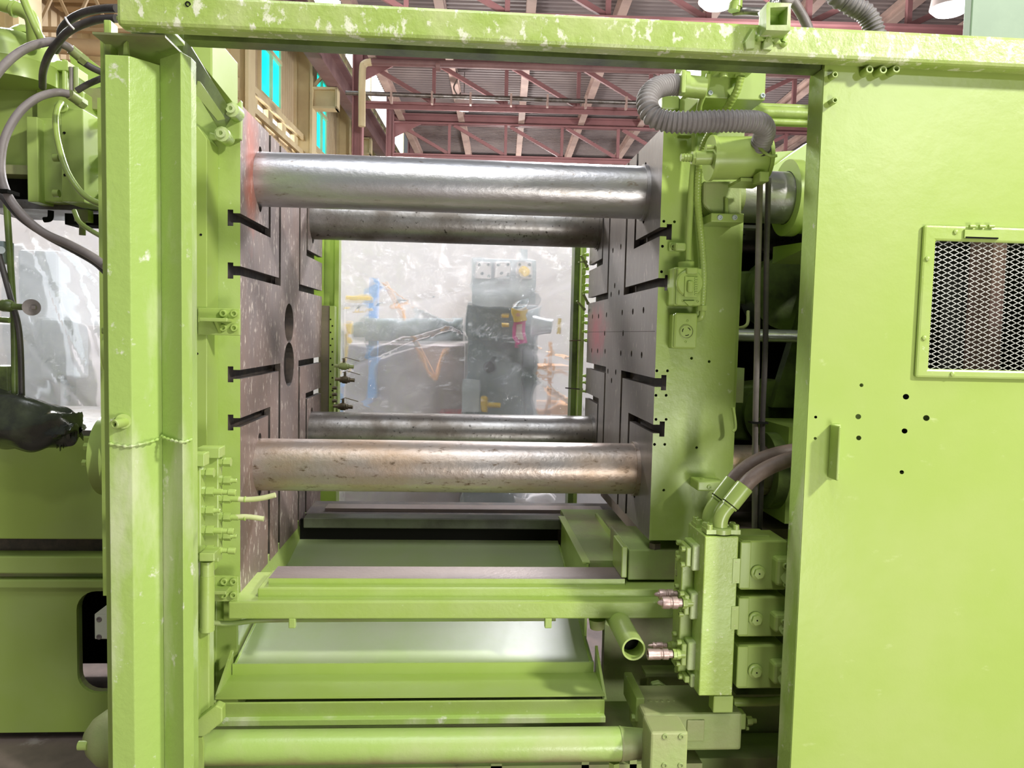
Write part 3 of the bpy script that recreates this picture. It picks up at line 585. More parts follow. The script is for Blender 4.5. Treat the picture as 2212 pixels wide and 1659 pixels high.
# ================================================================== top beam, guard panel, corrugated post
bz0 = U(1200, 98, 1.75).z; bz1 = U(1200, 28, 1.75).z; bx0 = U(250, 20, 1.75).x
thing('top_beam', 'long green square-tube beam across the top with flaking paint', 'beam', [
    ('tube', box(bx0, 2.2, 1.75, 1.80, bz0, bz1), BEAMP, dict(bev=.009)),
    ('underside_strip', box(bx0+.12, 2.2, 1.815, 1.86, bz0-.002, bz0+.03), DKGREEN), ('shaded_gap_strip', box(bx0+.12, 2.2, 1.80, 1.816, bz0+.012, bz0+.05), BLACK),  # black strip stands in for the shaded gap under the beam
    ('end_flange', bp(250, 35, 350, 46, 1.76, 1.90), GREEN, dict(bev=.003)),
    ('torn_lug', pp([(1609, 90), (1628, 60), (1631, 68), (1631, 104), (1612, 106)], 1.738, 1.752), GREENW, dict(bev=.002)),
    ('torn_lug', pp([(1650, 90), (1668, 60), (1670, 100), (1668, 108), (1648, 106)], 1.738, 1.752), GREENW, dict(bev=.002))]+
    [('bolt_hole_ring', pipe(U(406, 9, 1.75), U(406, 9, 1.748), .006, .003, 12), BLACK)])
sp = U(1682, 36, 1.70)
tb = vox([(sp.x-.027, sp.x+.027, 1.70, 1.752, sp.z-.030, sp.z+.030)], [(sp.x-.019, sp.x+.019, 1.69, 1.745, sp.z-.018, sp.z+.020)])
thing('sawn_tube_stub', 'rough sawn-off square tube stub on the front of the top beam', 'tube stub', [
    ('stub', tb.tf(lambda p: p+Vector((.004*noise.noise(p*60), .008*noise.noise(p*45+Vector((3, 0, 0))), .004*noise.noise(p*50+Vector((7, 0, 0)))))), GREENW),
    ('weld_bead', tube([(sp.x-.03, 1.747, sp.z-.028), (sp.x-.01, 1.744, sp.z-.036), (sp.x+.012, 1.744, sp.z-.034), (sp.x+.032, 1.747, sp.z-.04), (sp.x+.034, 1.747, sp.z-.02)], .007, rf=lambda s: .006+.003*math.sin(s*300)), GREENW)])
GX0 = U(1757, 650, 1.8).x; GT = U(1900, 143, 1.8).z; GYB = 1.875
wx0 = U(2008, 655, 1.8).x; wz0 = U(2100, 802, 1.8).z; wz1 = U(2100, 520, 1.8).z
hl = [cyl(U(a, b, 1.79), U(a, b, 1.812), r, n=12) for a, b, r in ((1861, 832, .0045), (1957, 857, .007), (1854, 900, .0065), (2001, 903, .0072), (1954, 931, .0065), (1855, 946, .0058), (1948, 1020, .005), (1762, 901, .0035), (1761, 947, .0035))]
parts = [('sheet', vox([(GX0, 1.75, 1.8, GYB, -.0+.05, GT)], [(wx0, 1.62, 1.79, 1.9, wz0, wz1), (GX0+.006, 1.74, 1.806, 1.9, .03, GT-.006)]), PANELP, dict(cuts=[gsum(hl)], smooth=0)),
    ('edge_return', box(GX0-.001, GX0+.001, 1.803, GYB+.002, .06, GT-.01), GREENW)]
# window frame
fx0, fz0, fz1 = U(1987, 655, 1.79).x, U(2100, 818, 1.79).z, U(2100, 489, 1.79).z
parts += [('window_frame', vox([(fx0, 1.68, 1.789, 1.80, fz0, fz1)], [(wx0+.001, 1.60, 1.7, 1.9, wz0+.004, wz1-.004)]), GREEN, dict(bev=.006, sub=
    [('rivet', lathe([(.006, 0), (.006, .003), (.003, .005)], U(a, b, 1.789), FR, 12), GREEN) for a, b in ((2003, 559), (1996, 730), (2057, 808), (2064, 501))]+
    [('latch_plate', bp(2084, 497, 2159, 515, 1.784, 1.789), GREEN), ('latch_slot', bp(2086, 512, 2157, 515, 1.7835, 1.789), BLACK)]))]
for a in (2100, 2121, 2141): parts.append(('latch_pin', cyl(U(a-6, 489, 1.785), U(a+6, 489, 1.785), .004), GREEN))
mg = []; lw, sw = .0286, .0062; mY = 1.806
nr = int((wz1-wz0)/sw)+1
x1m = 1.60
for r_ in range(nr+1):
    z = wz0+r_*sw; x = wx0; k = r_ % 2; pts = []
    while x < x1m+lw:
        for dx, dz in ((0, -.46), (.10, -.46), (.5, .46), (.60, .46)):
            pts.append((x+dx*lw, z+dz*sw*(1 if k == 0 else -1)))
        x += lw
    v = []; f = []
    for (a, b) in pts:
        for dy, dz in ((0, -.0008), (0, .0008), (.0018, .0008), (.0018, -.0008)): v.append(Vector((a, mY+dy, b+dz)))
    for i in range(len(pts)-1):
        for q in range(4):
            a = i*4+q; b = i*4+(q+1) % 4; f.append((a, b, b+4, a+4))
    mg.append(G(v, f))
parts.append(('expanded_mesh', gsum(mg), GALV, dict(smooth=0, kind='stuff')))
parts += screws([(1864, 159), (1893, 160), (1921, 158)], 1.8, .0095, .032)+screws([(1795, 167), (1795, 222)], 1.8, .0075, .022)
parts.append(('handle_bracket', vox([tuple([*(lambda a, b, c: (a.x, b.x, 1.755, 1.8))(U(1790, 975, 1.8), U(1796, 975, 1.8), 0), U(1800, 1033, 1.79).z, U(1800, 917, 1.79).z]),
    (U(1790, 975, 1.8).x, U(1812, 975, 1.8).x, 1.793, 1.8, U(1800, 1033, 1.79).z, U(1800, 917, 1.79).z)], []), GREEN, dict(bev=.003, sub=[('cap_screw', screw(U(1804, 927, 1.793), FR, .005, .006), GREEN), ('cap_screw', screw(U(1808, 1024, 1.793), FR, .005, .006), GREEN)])))
thing('guard_panel', 'large bright green sheet guard panel with a mesh window', 'guard panel', parts)
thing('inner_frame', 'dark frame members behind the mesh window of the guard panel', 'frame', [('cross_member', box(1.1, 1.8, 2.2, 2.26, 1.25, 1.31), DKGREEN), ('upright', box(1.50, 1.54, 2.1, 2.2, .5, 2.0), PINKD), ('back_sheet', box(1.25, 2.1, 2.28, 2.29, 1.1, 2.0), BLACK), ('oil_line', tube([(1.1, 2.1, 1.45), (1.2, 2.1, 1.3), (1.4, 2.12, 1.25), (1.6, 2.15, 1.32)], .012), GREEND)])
# corrugated post: folded sheet
def P2(px, Y): return U(px, 700, Y).x
A0, A1, Bx = P2(232, 1.80), P2(283, 1.80), P2(350, 1.855)
zt1 = U(260, 119, 1.8).z
fold = [(A0, 1.80), (A1, 1.80), (Bx, 1.855), (Bx, 1.861), (A1-.002, 1.806), (A0+.006, 1.806), (A0+.006, 1.87), (A0, 1.87)]
C0, C1, D1 = Bx, P2(393, 1.80), P2(415, 1.835)
fold2 = [(C0, 1.852), (C1, 1.80), (D1, 1.835), (D1, 1.87), (D1-.006, 1.87), (D1-.006, 1.838), (C1-.001, 1.808), (C0+.004, 1.862), (C0, 1.862)]
zt2 = U(370, 110, 1.8).z
ws = U(240, 962, 1.798)
thing('folded_door_post', 'tall green folded-sheet post at the left with rubbed pale patches', 'post', [
    ('outer_fold', prism(fold, 'z', .25, zt1), GREENW, dict(bev=.002)), ('inner_fold', prism(fold2, 'z', .25, zt2), GREENW, dict(bev=.002)),
    ('weld_seam', tube([(A0+.002, 1.797, U(240, 958, 1.8).z), (A0+.03, 1.797, U(240, 962, 1.8).z), (A1-.004, 1.797, U(283, 964, 1.8).z), (A1+.03, 1.815, U(310, 958, 1.8).z), (Bx-.004, 1.848, U(345, 950, 1.83).z)], .003, rf=lambda s: .003+.0015*math.sin(s*400)), GREENW),
    ('weld_seam', tube([(C0, 1.848, U(350, 948, 1.8).z), (C0+.02, 1.825, U(370, 951, 1.8).z), (C1, 1.797, U(393, 955, 1.8).z), (D1, 1.832, U(412, 953, 1.8).z)], .003, rf=lambda s: .003+.0015*math.sin(s*400)), GREENW),
    ('socket_bolt', screw(U(270, 912, 1.8), (-.35, -1, -.05), .011, .034), GREEN, dict(sub=[('washer', cyl(U(266, 910, 1.80), U(266, 910, 1.793), .017, n=18), GREEN)])),
    ('top_tab', pp([(267, 95), (274, 88), (276, 118), (266, 118)], 1.83, 1.84), GREEN)])
thing('post_head_bracket', 'dark-shadowed green bracket joining the top beam to the folded post', 'bracket', [
    ('back_plate', box(P2(247, 1.9), P2(262, 1.9), 1.86, 1.9, U(250, 130, 1.88).z, bz1-.02), GREEN, dict(bev=.003)),
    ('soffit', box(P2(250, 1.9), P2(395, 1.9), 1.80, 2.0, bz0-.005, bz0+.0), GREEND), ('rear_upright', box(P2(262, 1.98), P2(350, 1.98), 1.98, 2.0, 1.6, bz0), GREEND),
    ('left_cheek', box(P2(236, 1.9), P2(247, 1.9), 1.87, 1.9, .3, bz1-.05), GREENS)])
# diagonal channel from beam to platen head, and the head block
q0, q1 = U(385, 65, 1.95), U(512, 236, 2.26)
q2, q3 = U(395, 118, 1.97), U(500, 290, 2.26)
def quad_prism(pts, t, d=(1, 0, 0)):
    v = [Vector(p) for p in pts]; dv = Vector(d)*t; n = len(v)
    return G(v+[p+dv for p in v], [tuple(range(n)), tuple(range(2*n-1, n-1, -1))]+[(i, i+n, (i+1) % n+n, (i+1) % n) for i in range(n)])
thing('diagonal_channel', 'green diagonal channel running from the top beam down to the platen head', 'channel', [
    ('upper_flange', quad_prism([U(345, 48, 1.9), U(375, 62, 1.9), U(515, 236, 2.26), U(490, 247, 2.26)], .012, (0, 1, -.2)), GREEN),
    ('web', quad_prism([U(372, 80, 1.93), U(395, 72, 1.93), U(502, 246, 2.245), U(476, 286, 2.245), U(424, 200, 2.08), U(395, 122, 1.95)], .01, (0, 1, 0)), DKGREEN),
    ('lower_flange', quad_prism([U(418, 172, 2.05), U(432, 176, 2.05), U(488, 258, 2.235), U(478, 270, 2.235), U(420, 200, 2.05)], .012, (0, 1, -.1)), GREEN)])
thing('platen_head_block', 'green head block with two bolts at the lower end of the diagonal channel', 'bracket', [
    ('block', pp([(486, 252), (520, 215), (519, 300), (450, 303), (452, 285), (478, 292)], 2.275, 2.30), GREEN, dict(bev=.003))]+
    [('hex_bolt', lathe([(.021, -.05), (.021, .004), (.013, .005), (.013, .016), (.006, .016), (.005, .008)], U(a, b, 2.225), FR, 12), GREENW) for a, b in ((501, 237), (480, 290))])
fx = U(447, 600, 2.2).x
thing('platen_frame_cover', 'green sheet cover beside the stationary platen with small bolts', 'cover', [
    ('cover_sheet', pp([(385, 250), (402, 250), (420, 262), (447, 300), (447, 962), (446, 1250), (385, 1250)], 2.2, 2.3), GREENS, dict(bev=.002, cuts=None)),
    ('cap_screw', screw(U(415, 468, 2.2), FR, .007, .01), GREEN)]+[('screw_hole', cyl(U(a, b, 2.201), U(a, b, 2.199), .0035, n=10), BLACK) for a, b in ((422, 505), (434, 507), (417, 746), (426, 764))])
thing('upper_green_column', 'green column rising behind the diagonal channel', 'column', [('column', bp(372, 66, 458, 300, 2.34, 2.6), GREENS, dict(bev=.004)), ('splice_edge', bp(405, 66, 408, 220, 2.335, 2.34), GREEND)])
def angle_bracket(px, py, Y, lab, w=86, grp=None):
    a = U(px, py, Y); k = Y/F; W = w*k
    return thing('angle_bracket', lab, 'bracket', [
        ('back_plate', box(a.x, a.x+W, Y-.012, Y, a.z-.075, a.z), GREEN, dict(bev=.002)), ('shelf', box(a.x+.02, a.x+W-.02, Y-.06, Y-.010, a.z-.038, a.z-.028), GREEN, dict(bev=.002)),
        ('gusset', prism([(Y-.011, a.z-.07), (Y-.011, a.z-.036), (Y-.055, a.z-.036)], 'x', a.x+W*.5, a.x+W*.5+.008), GREEN)]+
        [('cap_screw', screw((a.x+dx*W, Y-.012, a.z-dz), FR, .010, .01), GREEN) for dx, dz in ((.62, .014), (.88, .014), (.62, .054), (.88, .054))], group=grp)
angle_bracket(430, 665, 2.2, 'green angle bracket with four screws beside the middle of the brown platen', grp='angle brackets at the brown platen')
angle_bracket(440, 1242, 2.24, 'green angle bracket with screws at the foot of the brown platen', w=75, grp='angle brackets at the brown platen')
thing1('post_backing_strip', 'narrow green strip standing behind the manifold bars', 'strip', bp(428, 1330, 452, 1585, 1.95, 1.99), GREEN, bev=.003)
thing1('post_side_strip', 'thin green strip against the folded post below the fittings', 'strip', bp(404, 1215, 428, 1600, 1.93, 1.95), GREENS, bev=.002)
thing('foot_link', 'short slanted green link between the folded post and the tray', 'link', [('arm', pp([(410, 1568), (466, 1524), (480, 1530), (480, 1560), (440, 1592), (412, 1592)], 1.92, 1.95), GREEN, dict(bev=.003)), ('pin_hole', cyl(U(423, 1577, 1.921), U(423, 1577, 1.918), .005, n=12), BLACK)])
thing1('curved_foot_plate', 'curved green plate under the slanted link', 'plate', pp([(406, 1592), (436, 1592), (439, 1612), (438, 1670), (420, 1690), (404, 1690), (412, 1640), (410, 1610)], 1.925, 1.935), GREEN)
# ================================================================== water manifolds at the left, with fittings
def fitting(px, py, Y, L_, kind=0):
    p = U(px, py, Y); k = 1/1.2; o = []
    o.append(('hex_nut', hexn(p, (1, 0, 0), .013, .012), GREEN)); o.append(('hex_body', hexn(p+Vector((.016, 0, 0)), (1, 0, 0), .0125, .018), GREEN)); o.append(('collar', cyl(p+Vector((.010, 0, 0)), p+Vector((.018, 0, 0)), .009), GREEN))
    if kind == 1: o.append(('barbed_stem', lathe([(.008, 0), (.008, .02), (.0065, .021), (.0065, .034), (.0085, .036), (.0085, L_-.002), (.006, L_)], p+Vector((.034, 0, 0)), (1, 0, -.04), 14), GREEN))
    if kind == 2: o.append(('short_stem', lathe([(.007, 0), (.0055, .006), (.0055, .014), (.004, .016)], p+Vector((.034, 0, 0)), (1, 0, 0), 14), GREEN))
    return o
b1 = U(434, 1100, 1.95); b2 = U(472, 1080, 2.05)
pr = [('bar', bp(410, 1008, 434, 1240, 1.95, 1.985), GREEN, dict(bev=.003)), ('top_cap', bp(412, 980, 441, 1008, 1.93, 1.97), GREEN, dict(bev=.002)), ('bar_strip', bp(420, 1008, 426, 1240, 1.945, 1.95), GREEN)]
for y, L_, k_ in ((1021, 0, 0), (1062, .055, 1), (1103, 0, 2), (1146, .05, 1), (1188, .055, 1)): pr += fitting(433, y, 1.965, L_, k_)
thing('front_manifold_bar', 'green manifold bar with five fittings nearest the folded post', 'manifold', pr, group='green water manifolds beside the folded post')
pr = [('bar', bp(440, 988, 472, 1215, 2.05, 2.085), GREEN, dict(bev=.003)), ('top_cap', bp(424, 968, 474, 990, 2.03, 2.08), GREEN, dict(bev=.002))]
for y, L_, k_ in ((998, 0, 0), (1038, 0, 2), (1077, .04, 1), (1117, .04, 1), (1158, 0, 2)): pr += fitting(471, y, 2.065, L_, k_)
thing('rear_manifold_bar', 'green manifold bar with two cut hoses, behind the front bar', 'manifold', pr, group='green water manifolds beside the folded post')
for ys, lab in ((((510, 1078), (535, 1079), (560, 1077), (580, 1073), (595, 1069)), 'upper pale cut-off hose sticking out of the manifold bar'), (((510, 1117), (530, 1116), (550, 1118), (570, 1121)), 'lower pale cut-off hose sticking out of the manifold bar')):
    thing1('cut_hose', lab, 'hose', tube([U(a, b, 2.065) for a, b in ys], .0072), PALE, group='cut pale hoses')
cb = U(447, 1225, 1.93)
thing('small_vertical_cylinder', 'slim vertical green cylinder hanging below the manifold bars', 'cylinder', [
    ('mount_plate', bp(430, 1195, 463, 1213, 1.91, 1.97), GREEN, dict(bev=.002)), ('cap', cyl(U(448, 1212, 1.94), U(448, 1245, 1.94), .0165), GREEN), ('tube', cyl(U(448, 1243, 1.94), U(447, 1362, 1.94), .0178), GREEN), ('end_ring', cyl(U(447, 1354, 1.94), U(447, 1362, 1.94), .0186), GREEN)])
thing1('oil_tube', 'thin green tube running under the bed lip', 'tube', tube([U(450, 1345, 2.24), U(500, 1347, 2.26), U(560, 1340, 2.3), U(700, 1338, 2.32), U(1200, 1336, 2.32)], .008), GREEND)
# ================================================================== rear frame posts and ball valves
thing('rear_left_post', 'green rear frame post seen past the brown platen', 'post', [('upright', bp(688, 500, 727, 1400, 3.75, 3.85), GREENS, dict(bev=.003)), ('edge_flange', bp(722, 500, 731, 900, 3.72, 3.75), GREEN)])
thing('rear_left_header', 'rust-brown backed green strip drilled with a row of holes', 'strip', [('brown_plate', bp(688, 660, 711, 905, 3.66, 3.70), RAIL, dict(bev=.002)),
    ('drilled_strip', bp(711, 661, 722, 905, 3.65, 3.72), GREEN, dict(bev=.002))]+[('hole', cyl(U(714+(i % 2)*4, 690+i*14, 3.651), U(714+(i % 2)*4, 690+i*14, 3.648), .004, n=8), BLACK) for i in range(13)])
thing('rear_left_platen_edge', 'green strip behind the platen slots', 'strip', [('strip', bp(668, 480, 700, 660, 3.72, 3.74), GREEN)])
VB = mat('oily_brass_fitting', (.20, .16, .10), .4, .5, c2=(.10, .09, .05), scale=20)
for i, (a, b) in enumerate(((722, 790), (724, 819), (720, 877))):
    p = U(a, b, 3.6)
    thing('ball_valve', ['pale brass ball valve, top one of three behind the brown platen', 'dark ball valve in the middle of three behind the brown platen', 'dark ball valve, lowest of three behind the brown platen'][i], 'valve', [
        ('valve_body', lathe([(.008, 0), (.008, .02), (.014, .022), (.014, .03), (.018, .036), (.018, .055), (.013, .06), (.013, .068), (.009, .07), (.009, .09)], p, (1, 0, -.04), 14), KHAKI if i == 0 else VB),
        ('stem', cyl(p+Vector((.045, 0, .012)), p+Vector((.045, 0, .034)), .006), VB), ('lever', slab([p+Vector((.035, -.006, .030)), p+Vector((.035, .006, .030)), p+Vector((.055, .006, .038)), p+Vector((.055, -.006, .038))], .003)+
         slab([p+Vector((.055, -.006, .038)), p+Vector((.055, .006, .038)), p+Vector((.115, .006, .022)), p+Vector((.115, -.006, .022))], .003), VB)], group='ball valves behind the brown platen')
thing('rear_left_fitting_row', 'row of dark stub fittings on the drilled strip', 'fittings', [('stub', cyl(U(718, b, 3.62), U(728, b, 3.62), .008), VB) for b in (838, 852, 866)])
thing('rear_right_post', 'dark green rear frame post seen past the grey platen', 'post', [('upright', bp(1230, 525, 1248, 1400, 3.75, 3.85), DKGREEN, dict(bev=.003)), ('light_edge', bp(1246, 525, 1254, 1095, 3.74, 3.78), GREENS)])
rp = [('bar', bp(1253, 525, 1262, 900, 3.66, 3.70), GREEND, dict(bev=.002))]
for b in (550, 580, 597, 616, 630, 682, 697, 716, 735, 812, 826, 845): rp.append(('stub', lathe([(.009, 0), (.009, .018), (.006, .02), (.006, .032)], U(1272, b, 3.64), (-1, 0, 0), 12), GREEN))
thing('rear_right_manifold', 'dim green manifold with stub fittings behind the grey platen', 'manifold', rp)
for i, (a, b, a2, b2) in enumerate(((1266, 566, 1250, 566), (1268, 575, 1255, 552), (1262, 668, 1246, 650), (1270, 655, 1260, 635), (1258, 735, 1231, 736), (1256, 841, 1222, 838))):
    thing('valve_lever', ['highest small green valve lever behind the grey platen', 'slanted green valve lever crossing the highest one', 'green valve lever pointing up beside the middle stubs', 'steep green valve lever beside the middle stubs',
        'brass-coloured horizontal valve lever at mid height', 'dark horizontal valve lever, lowest behind the grey platen'][i], 'lever', [('lever', beam(U(a, b, 3.6), U(a2, b2, 3.58), .012, .005, (0, 0, 1)), [GREEND, GREEND, GREEND, GREEND, VB, SLOT][i]), ('pivot', cyl(U(a, b, 3.59), U(a, b, 3.62), .008), GREEND)], group='valve levers behind the grey platen')
# ================================================================== right side, upper: terminal boxes, canister, hoses
YP = 2.3   # side plane of the moving platen
thing('upper_terminal_box', 'large green box with two socket screws under the top beam', 'box', [
    ('housing', bp(1518, 110, 1655, 214, 2.10, 2.40), GREENS, dict(bev=.003)), ('rounded_lid', bp(1545, 95, 1635, 152, 2.03, 2.10), GREENS, dict(bev=.012)),
    ('cable_gland', cyl(U(1563, 152, 2.06), U(1563, 168, 2.06), .012), GREEN), ('second_gland', hexn(U(1599, 150, 2.06), (0, 0, -1), .015, .018), GREEN)]+
    [('socket_screw', screw(U(a, b, 2.1), FR, .007, .006), GREYP) for a, b in ((1534, 201), (1647, 207))])
thing('hose_union', 'green elbow fitting and clamp at the upper end of the ribbed grey hose', 'fitting', [
    ('eye', pipe(U(1490, 136, 2.07), U(1490, 136, 2.10), .014, .008), GREEN), ('arm', tube([U(1466, 160, 2.1), U(1470, 143, 2.1), U(1490, 136, 2.1), U(1512, 142, 2.1), U(1528, 142, 2.1)], .012), GREEN),
    ('collar_boss', cyl(U(1480, 186, 2.1), U(1522, 190, 2.1), .029), GREEN), ('clamp_band', pipe(U(1474, 183, 2.1), U(1484, 184, 2.1), .036, .006), GREEN), ('clamp_ear', box(U(1478, 160, 2.05).x-.006, U(1478, 160, 2.05).x+.006, 2.05, 2.08, U(1478, 200, 2.05).z, U(1478, 150, 2.05).z), GREEN, dict(bev=.003)),
    ('nut', hexn(U(1527, 145, 2.1), (0, 0, -1), .017, .03), GREEN)])
hp = [(1474, 184, 2.1), (1440, 184, 2.08), (1412, 194, 2.04), (1398, 218, 2.0), (1408, 248, 1.98), (1440, 262, 1.97), (1490, 264, 1.96), (1550, 262, 1.96), (1605, 262, 1.96), (1640, 266, 1.98), (1652, 284, 2.02), (1641, 318, 2.08)]
thing1('ribbed_hose', 'fat ribbed grey hose curving in an S to the green canister', 'hose', tube([U(*p) for p in hp], .026, k=56, n=20, rf=lambda s: .0265+.0022*math.sin(s*2*math.pi/.0115)), GREYH)
pa, pb_ = U(1538, 342, 2.12), U(1655, 340, 2.12)
thing('oil_canister', 'horizontal green canister with a round end flange and a spout', 'canister', [
    ('drum', cyl(pa, U(1650, 341, 2.12), .058, n=40), GREENS), ('end_disc', cyl(pa-Vector((.008, 0, 0)), pa+Vector((.002, 0, 0)), .062, n=40), GREENS), ('end_rim', pipe(U(1648, 341, 2.12), U(1656, 341, 2.12), .0605, .01, 40), GREENS),
    ('spout', cyl(U(1500, 341, 2.10), U(1540, 341, 2.10), .019), GREEN), ('hex_collar', hexn(U(1494, 341, 2.1), (1, 0, 0), .019, .014), GREEN), ('barb', lathe([(.010, 0), (.0115, .006), (.010, .008), (.0115, .014), (.010, .016), (.0115, .022), (.010, .024), (.010, .03)], U(1494, 341, 2.1), (-1, 0, 0), 16), GREEN),
    ('grease_stub', cyl(U(1526, 318, 2.08), U(1546, 317, 2.08), .006), GREEN), ('inlet_clamp', pipe(U(1643, 314, 2.07), U(1640, 322, 2.09), .032, .007), RUBBER), ('strap_end', tube([U(1640, 318, 2.05), U(1655, 332, 2.03), U(1668, 338, 2.03), U(1678, 336, 2.03)], .004), GREEN),
    ('mount_block', bp(1600, 385, 1655, 392, 2.1, 2.2), GREEN), ('hose_clip', bp(1641, 370, 1662, 392, 2.05, 2.1), GREEN, dict(bev=.003))])
def conduit(nm, lab, pts, r, m=GREENS, rib=0):
    thing1(nm, lab, 'conduit', tube([U(*p) for p in pts], r, k=40 if rib else 8, rf=(lambda s: r+rib*math.sin(s*2*math.pi/.009)) if rib else None), m)
conduit('flexible_conduit', 'ribbed green conduit from the upper box down past the canister', [(1601, 165, 2.06), (1590, 200, 2.08), (1565, 240, 2.12), (1535, 285, 2.18), (1518, 320, 2.22), (1510, 370, 2.24), (1507, 430, 2.25), (1512, 490, 2.25), (1517, 540, 2.25), (1520, 600, 2.25), (1517, 660, 2.25)], .0105, GREENS, .0004)
conduit('rigid_conduit', 'smooth green conduit running straight down to the round outlet', [(1500, 290, 2.26), (1500, 330, 2.26), (1494, 400, 2.26), (1490, 470, 2.26), (1487, 530, 2.26), (1487, 568, 2.26)], .0095)
conduit('thin_conduit', 'thin green tube beside the upper terminal box', [(1531, 160, 2.08), (1525, 190, 2.09), (1512, 225, 2.12), (1510, 240, 2.14)], .008)
thing('conduit_elbow', 'small green elbow ending the ribbed conduit beside the lower outlet', 'fitting', [('nut', hexn(U(1517, 660, 2.25), (0, 0, -1), .015, .016), GREEN), ('elbow', tube([U(1517, 672, 2.25), U(1515, 685, 2.25), U(1505, 690, 2.26)], .0095), GREEN)])
thing('conduit_clamp', 'small green half-round pipe clamp beside the upper T-slot', 'clamp', [('strap', bp(1459, 524, 1483, 542, 2.25, 2.28), GREEN, dict(bev=.006)), ('cap_screw', screw(U(1453, 533, 2.285), FR, .007, .008), GREEN), ('tab', bp(1446, 524, 1462, 542, 2.285, 2.30), GREEN, dict(bev=.002))])
oc = U(1490, 612, 2.20)
thing('round_outlet', 'green outlet box with a round spring-flap cover', 'outlet', [
    ('back_box', bp(1456, 577, 1512, 661, 2.22, 2.30), GREENS, dict(bev=.006)), ('cover_plate', bp(1463, 579, 1516, 660, 2.205, 2.22), GREENS, dict(bev=.005)),
    ('top_boss', cyl(U(1482, 566, 2.26), U(1482, 580, 2.26), .024), GREENS), ('round_flap', lathe([(.040, 0), (.040, .006), (.036, .010), (.0, .0105)], (oc.x, 2.205, oc.z), FR, 32), GREENS),
    ('hinge', bp(1484, 578, 1508, 592, 2.185, 2.205), GREENS, dict(bev=.004)), ('ribbed_centre', bp(1479, 597, 1508, 642, 2.19, 2.197), GREENS, dict(bev=.002, sub=[('rib', bp(1501, 600+i*5, 1507, 602.5+i*5, 2.187, 2.19), GREENS) for i in range(8)])),
    ('finger_grip', bp(1486, 606, 1500, 632, 2.178, 2.191), GREENS, dict(bev=.006)), ('lip_point', pp([(1478, 650), (1502, 650), (1494, 660), (1488, 660)], 2.195, 2.205), GREENS)]+
    [('screw', screw(U(a, b, 2.205), FR, .004, .003), GREEN) for a, b in ((1476, 589), (1509, 592), (1507, 651), (1475, 650))])
o2 = U(1482, 716, 2.24)
thing('twist_lock_outlet', 'small green outlet box with a twist-lock socket, below the round one', 'outlet', [
    ('back_box', bp(1454, 678, 1503, 754, 2.25, 2.30), GREENS, dict(bev=.005)), ('cover_plate', bp(1458, 676, 1506, 752, 2.238, 2.25), GREENS, dict(bev=.004)),
    ('socket_face', lathe([(.0215, 0), (.0215, .003), (.020, .0035), (.019, .001), (.0, .001)], (o2.x, 2.238, o2.z), FR, 32), GREENS),
    ('ring_groove', pipe((o2.x, 2.2372, o2.z), (o2.x, 2.2362, o2.z), .0195, .001, 32), SLOT)]+
    [('contact_slot', tube([(o2.x+.012*math.cos(a+t), 2.2366, o2.z+.012*math.sin(a+t)) for t in (0, .3, .6, .9)], .0012, n=6), BLACK) for a in (.3, 2.4, 4.5)]+
    [('screw', screw(U(a, b, 2.238), FR, .0038, .003), GREEN) for a, b in ((1485, 693), (1481, 738))])
for i, (x0, xb, lab) in enumerate(((1638, 1633, 'left one of two black hoses hanging in the gap beside the platen'), (1656, 1648, 'right one of two black hoses hanging in the gap beside the platen'))):
    thing1('hanging_hose', lab, 'hose', tube([U(x0+4, 385, 2.15), U(x0+2, 470, 2.15), U(x0-1, 600, 2.15), U(x0-3, 760, 2.15), U(xb-1, 900, 2.15), U(xb-2, 1000, 2.17), U(xb-(3 if i == 0 else 8), 1160, 2.2)], .0085 if i == 0 else .008), RUBBERP if i == 0 else RUBBER, group='hanging black hoses')
thing1('hose_tie', 'thin black cable tie around the two hanging hoses', 'cable tie', bp(1624, 912, 1660, 916, 2.135, 2.165), BLACK)
thing('bar_clamp', 'cast green ear with a two-screw plate around the upper bar', 'clamp', [
    ('casting', pp([(1519, 440), (1519, 392), (1603, 390), (1603, 465), (1540, 465)], 2.24, 2.32), KHAKI, dict(bev=.008)), ('round_hump', cyl((U(1520, 425, 2.3).x, 2.30, U(1520, 425, 2.3).z), (U(1600, 425, 2.3).x, 2.30, U(1600, 425, 2.3).z), .045), KHAKI),
    ('foot_plate', bp(1536, 461, 1607, 480, 2.20, 2.30), GREENS, dict(bev=.003)), ('rib_pin', cyl(U(1569, 428, 2.23), U(1569, 462, 2.23), .005), GREEN)]+
    [('socket_screw', screw(U(a, b, 2.2), FR, .008, .005), GREYP) for a, b in ((1555, 470), (1587, 470))])
thing('guide_lug', 'green lug with a socket screw low on the side of the grey platen', 'lug', [('block', bp(1507, 1040, 1566, 1061, 2.22, 2.30), GREENS, dict(bev=.004)), ('socket_screw', screw(U(1532, 1052, 2.22), FR, .007, .006), GREEN), ('peg', cyl(U(1517, 1041, 2.26), U(1517, 1033, 2.26), .007), GREEN), ('second_peg', cyl(U(1569, 1041, 2.3), U(1569, 1031, 2.3), .007), GREEN)])
thing('side_valve_rack', 'green ledge and pegs on top of the grey platen', 'ledge', [('ledge', bp(1430, 206, 1468, 236, 2.32, 2.42), GREEN, dict(bev=.004)), ('rear_plate', bp(1468, 240, 1500, 292, 2.28, 2.30), GREEN)])
thing1('platen_top_column', 'green plate rising above the grey platen behind the ribbed hose', 'plate', bp(1445, 236, 1600, 300, 2.33, 2.40), GREENS, bev=.003)
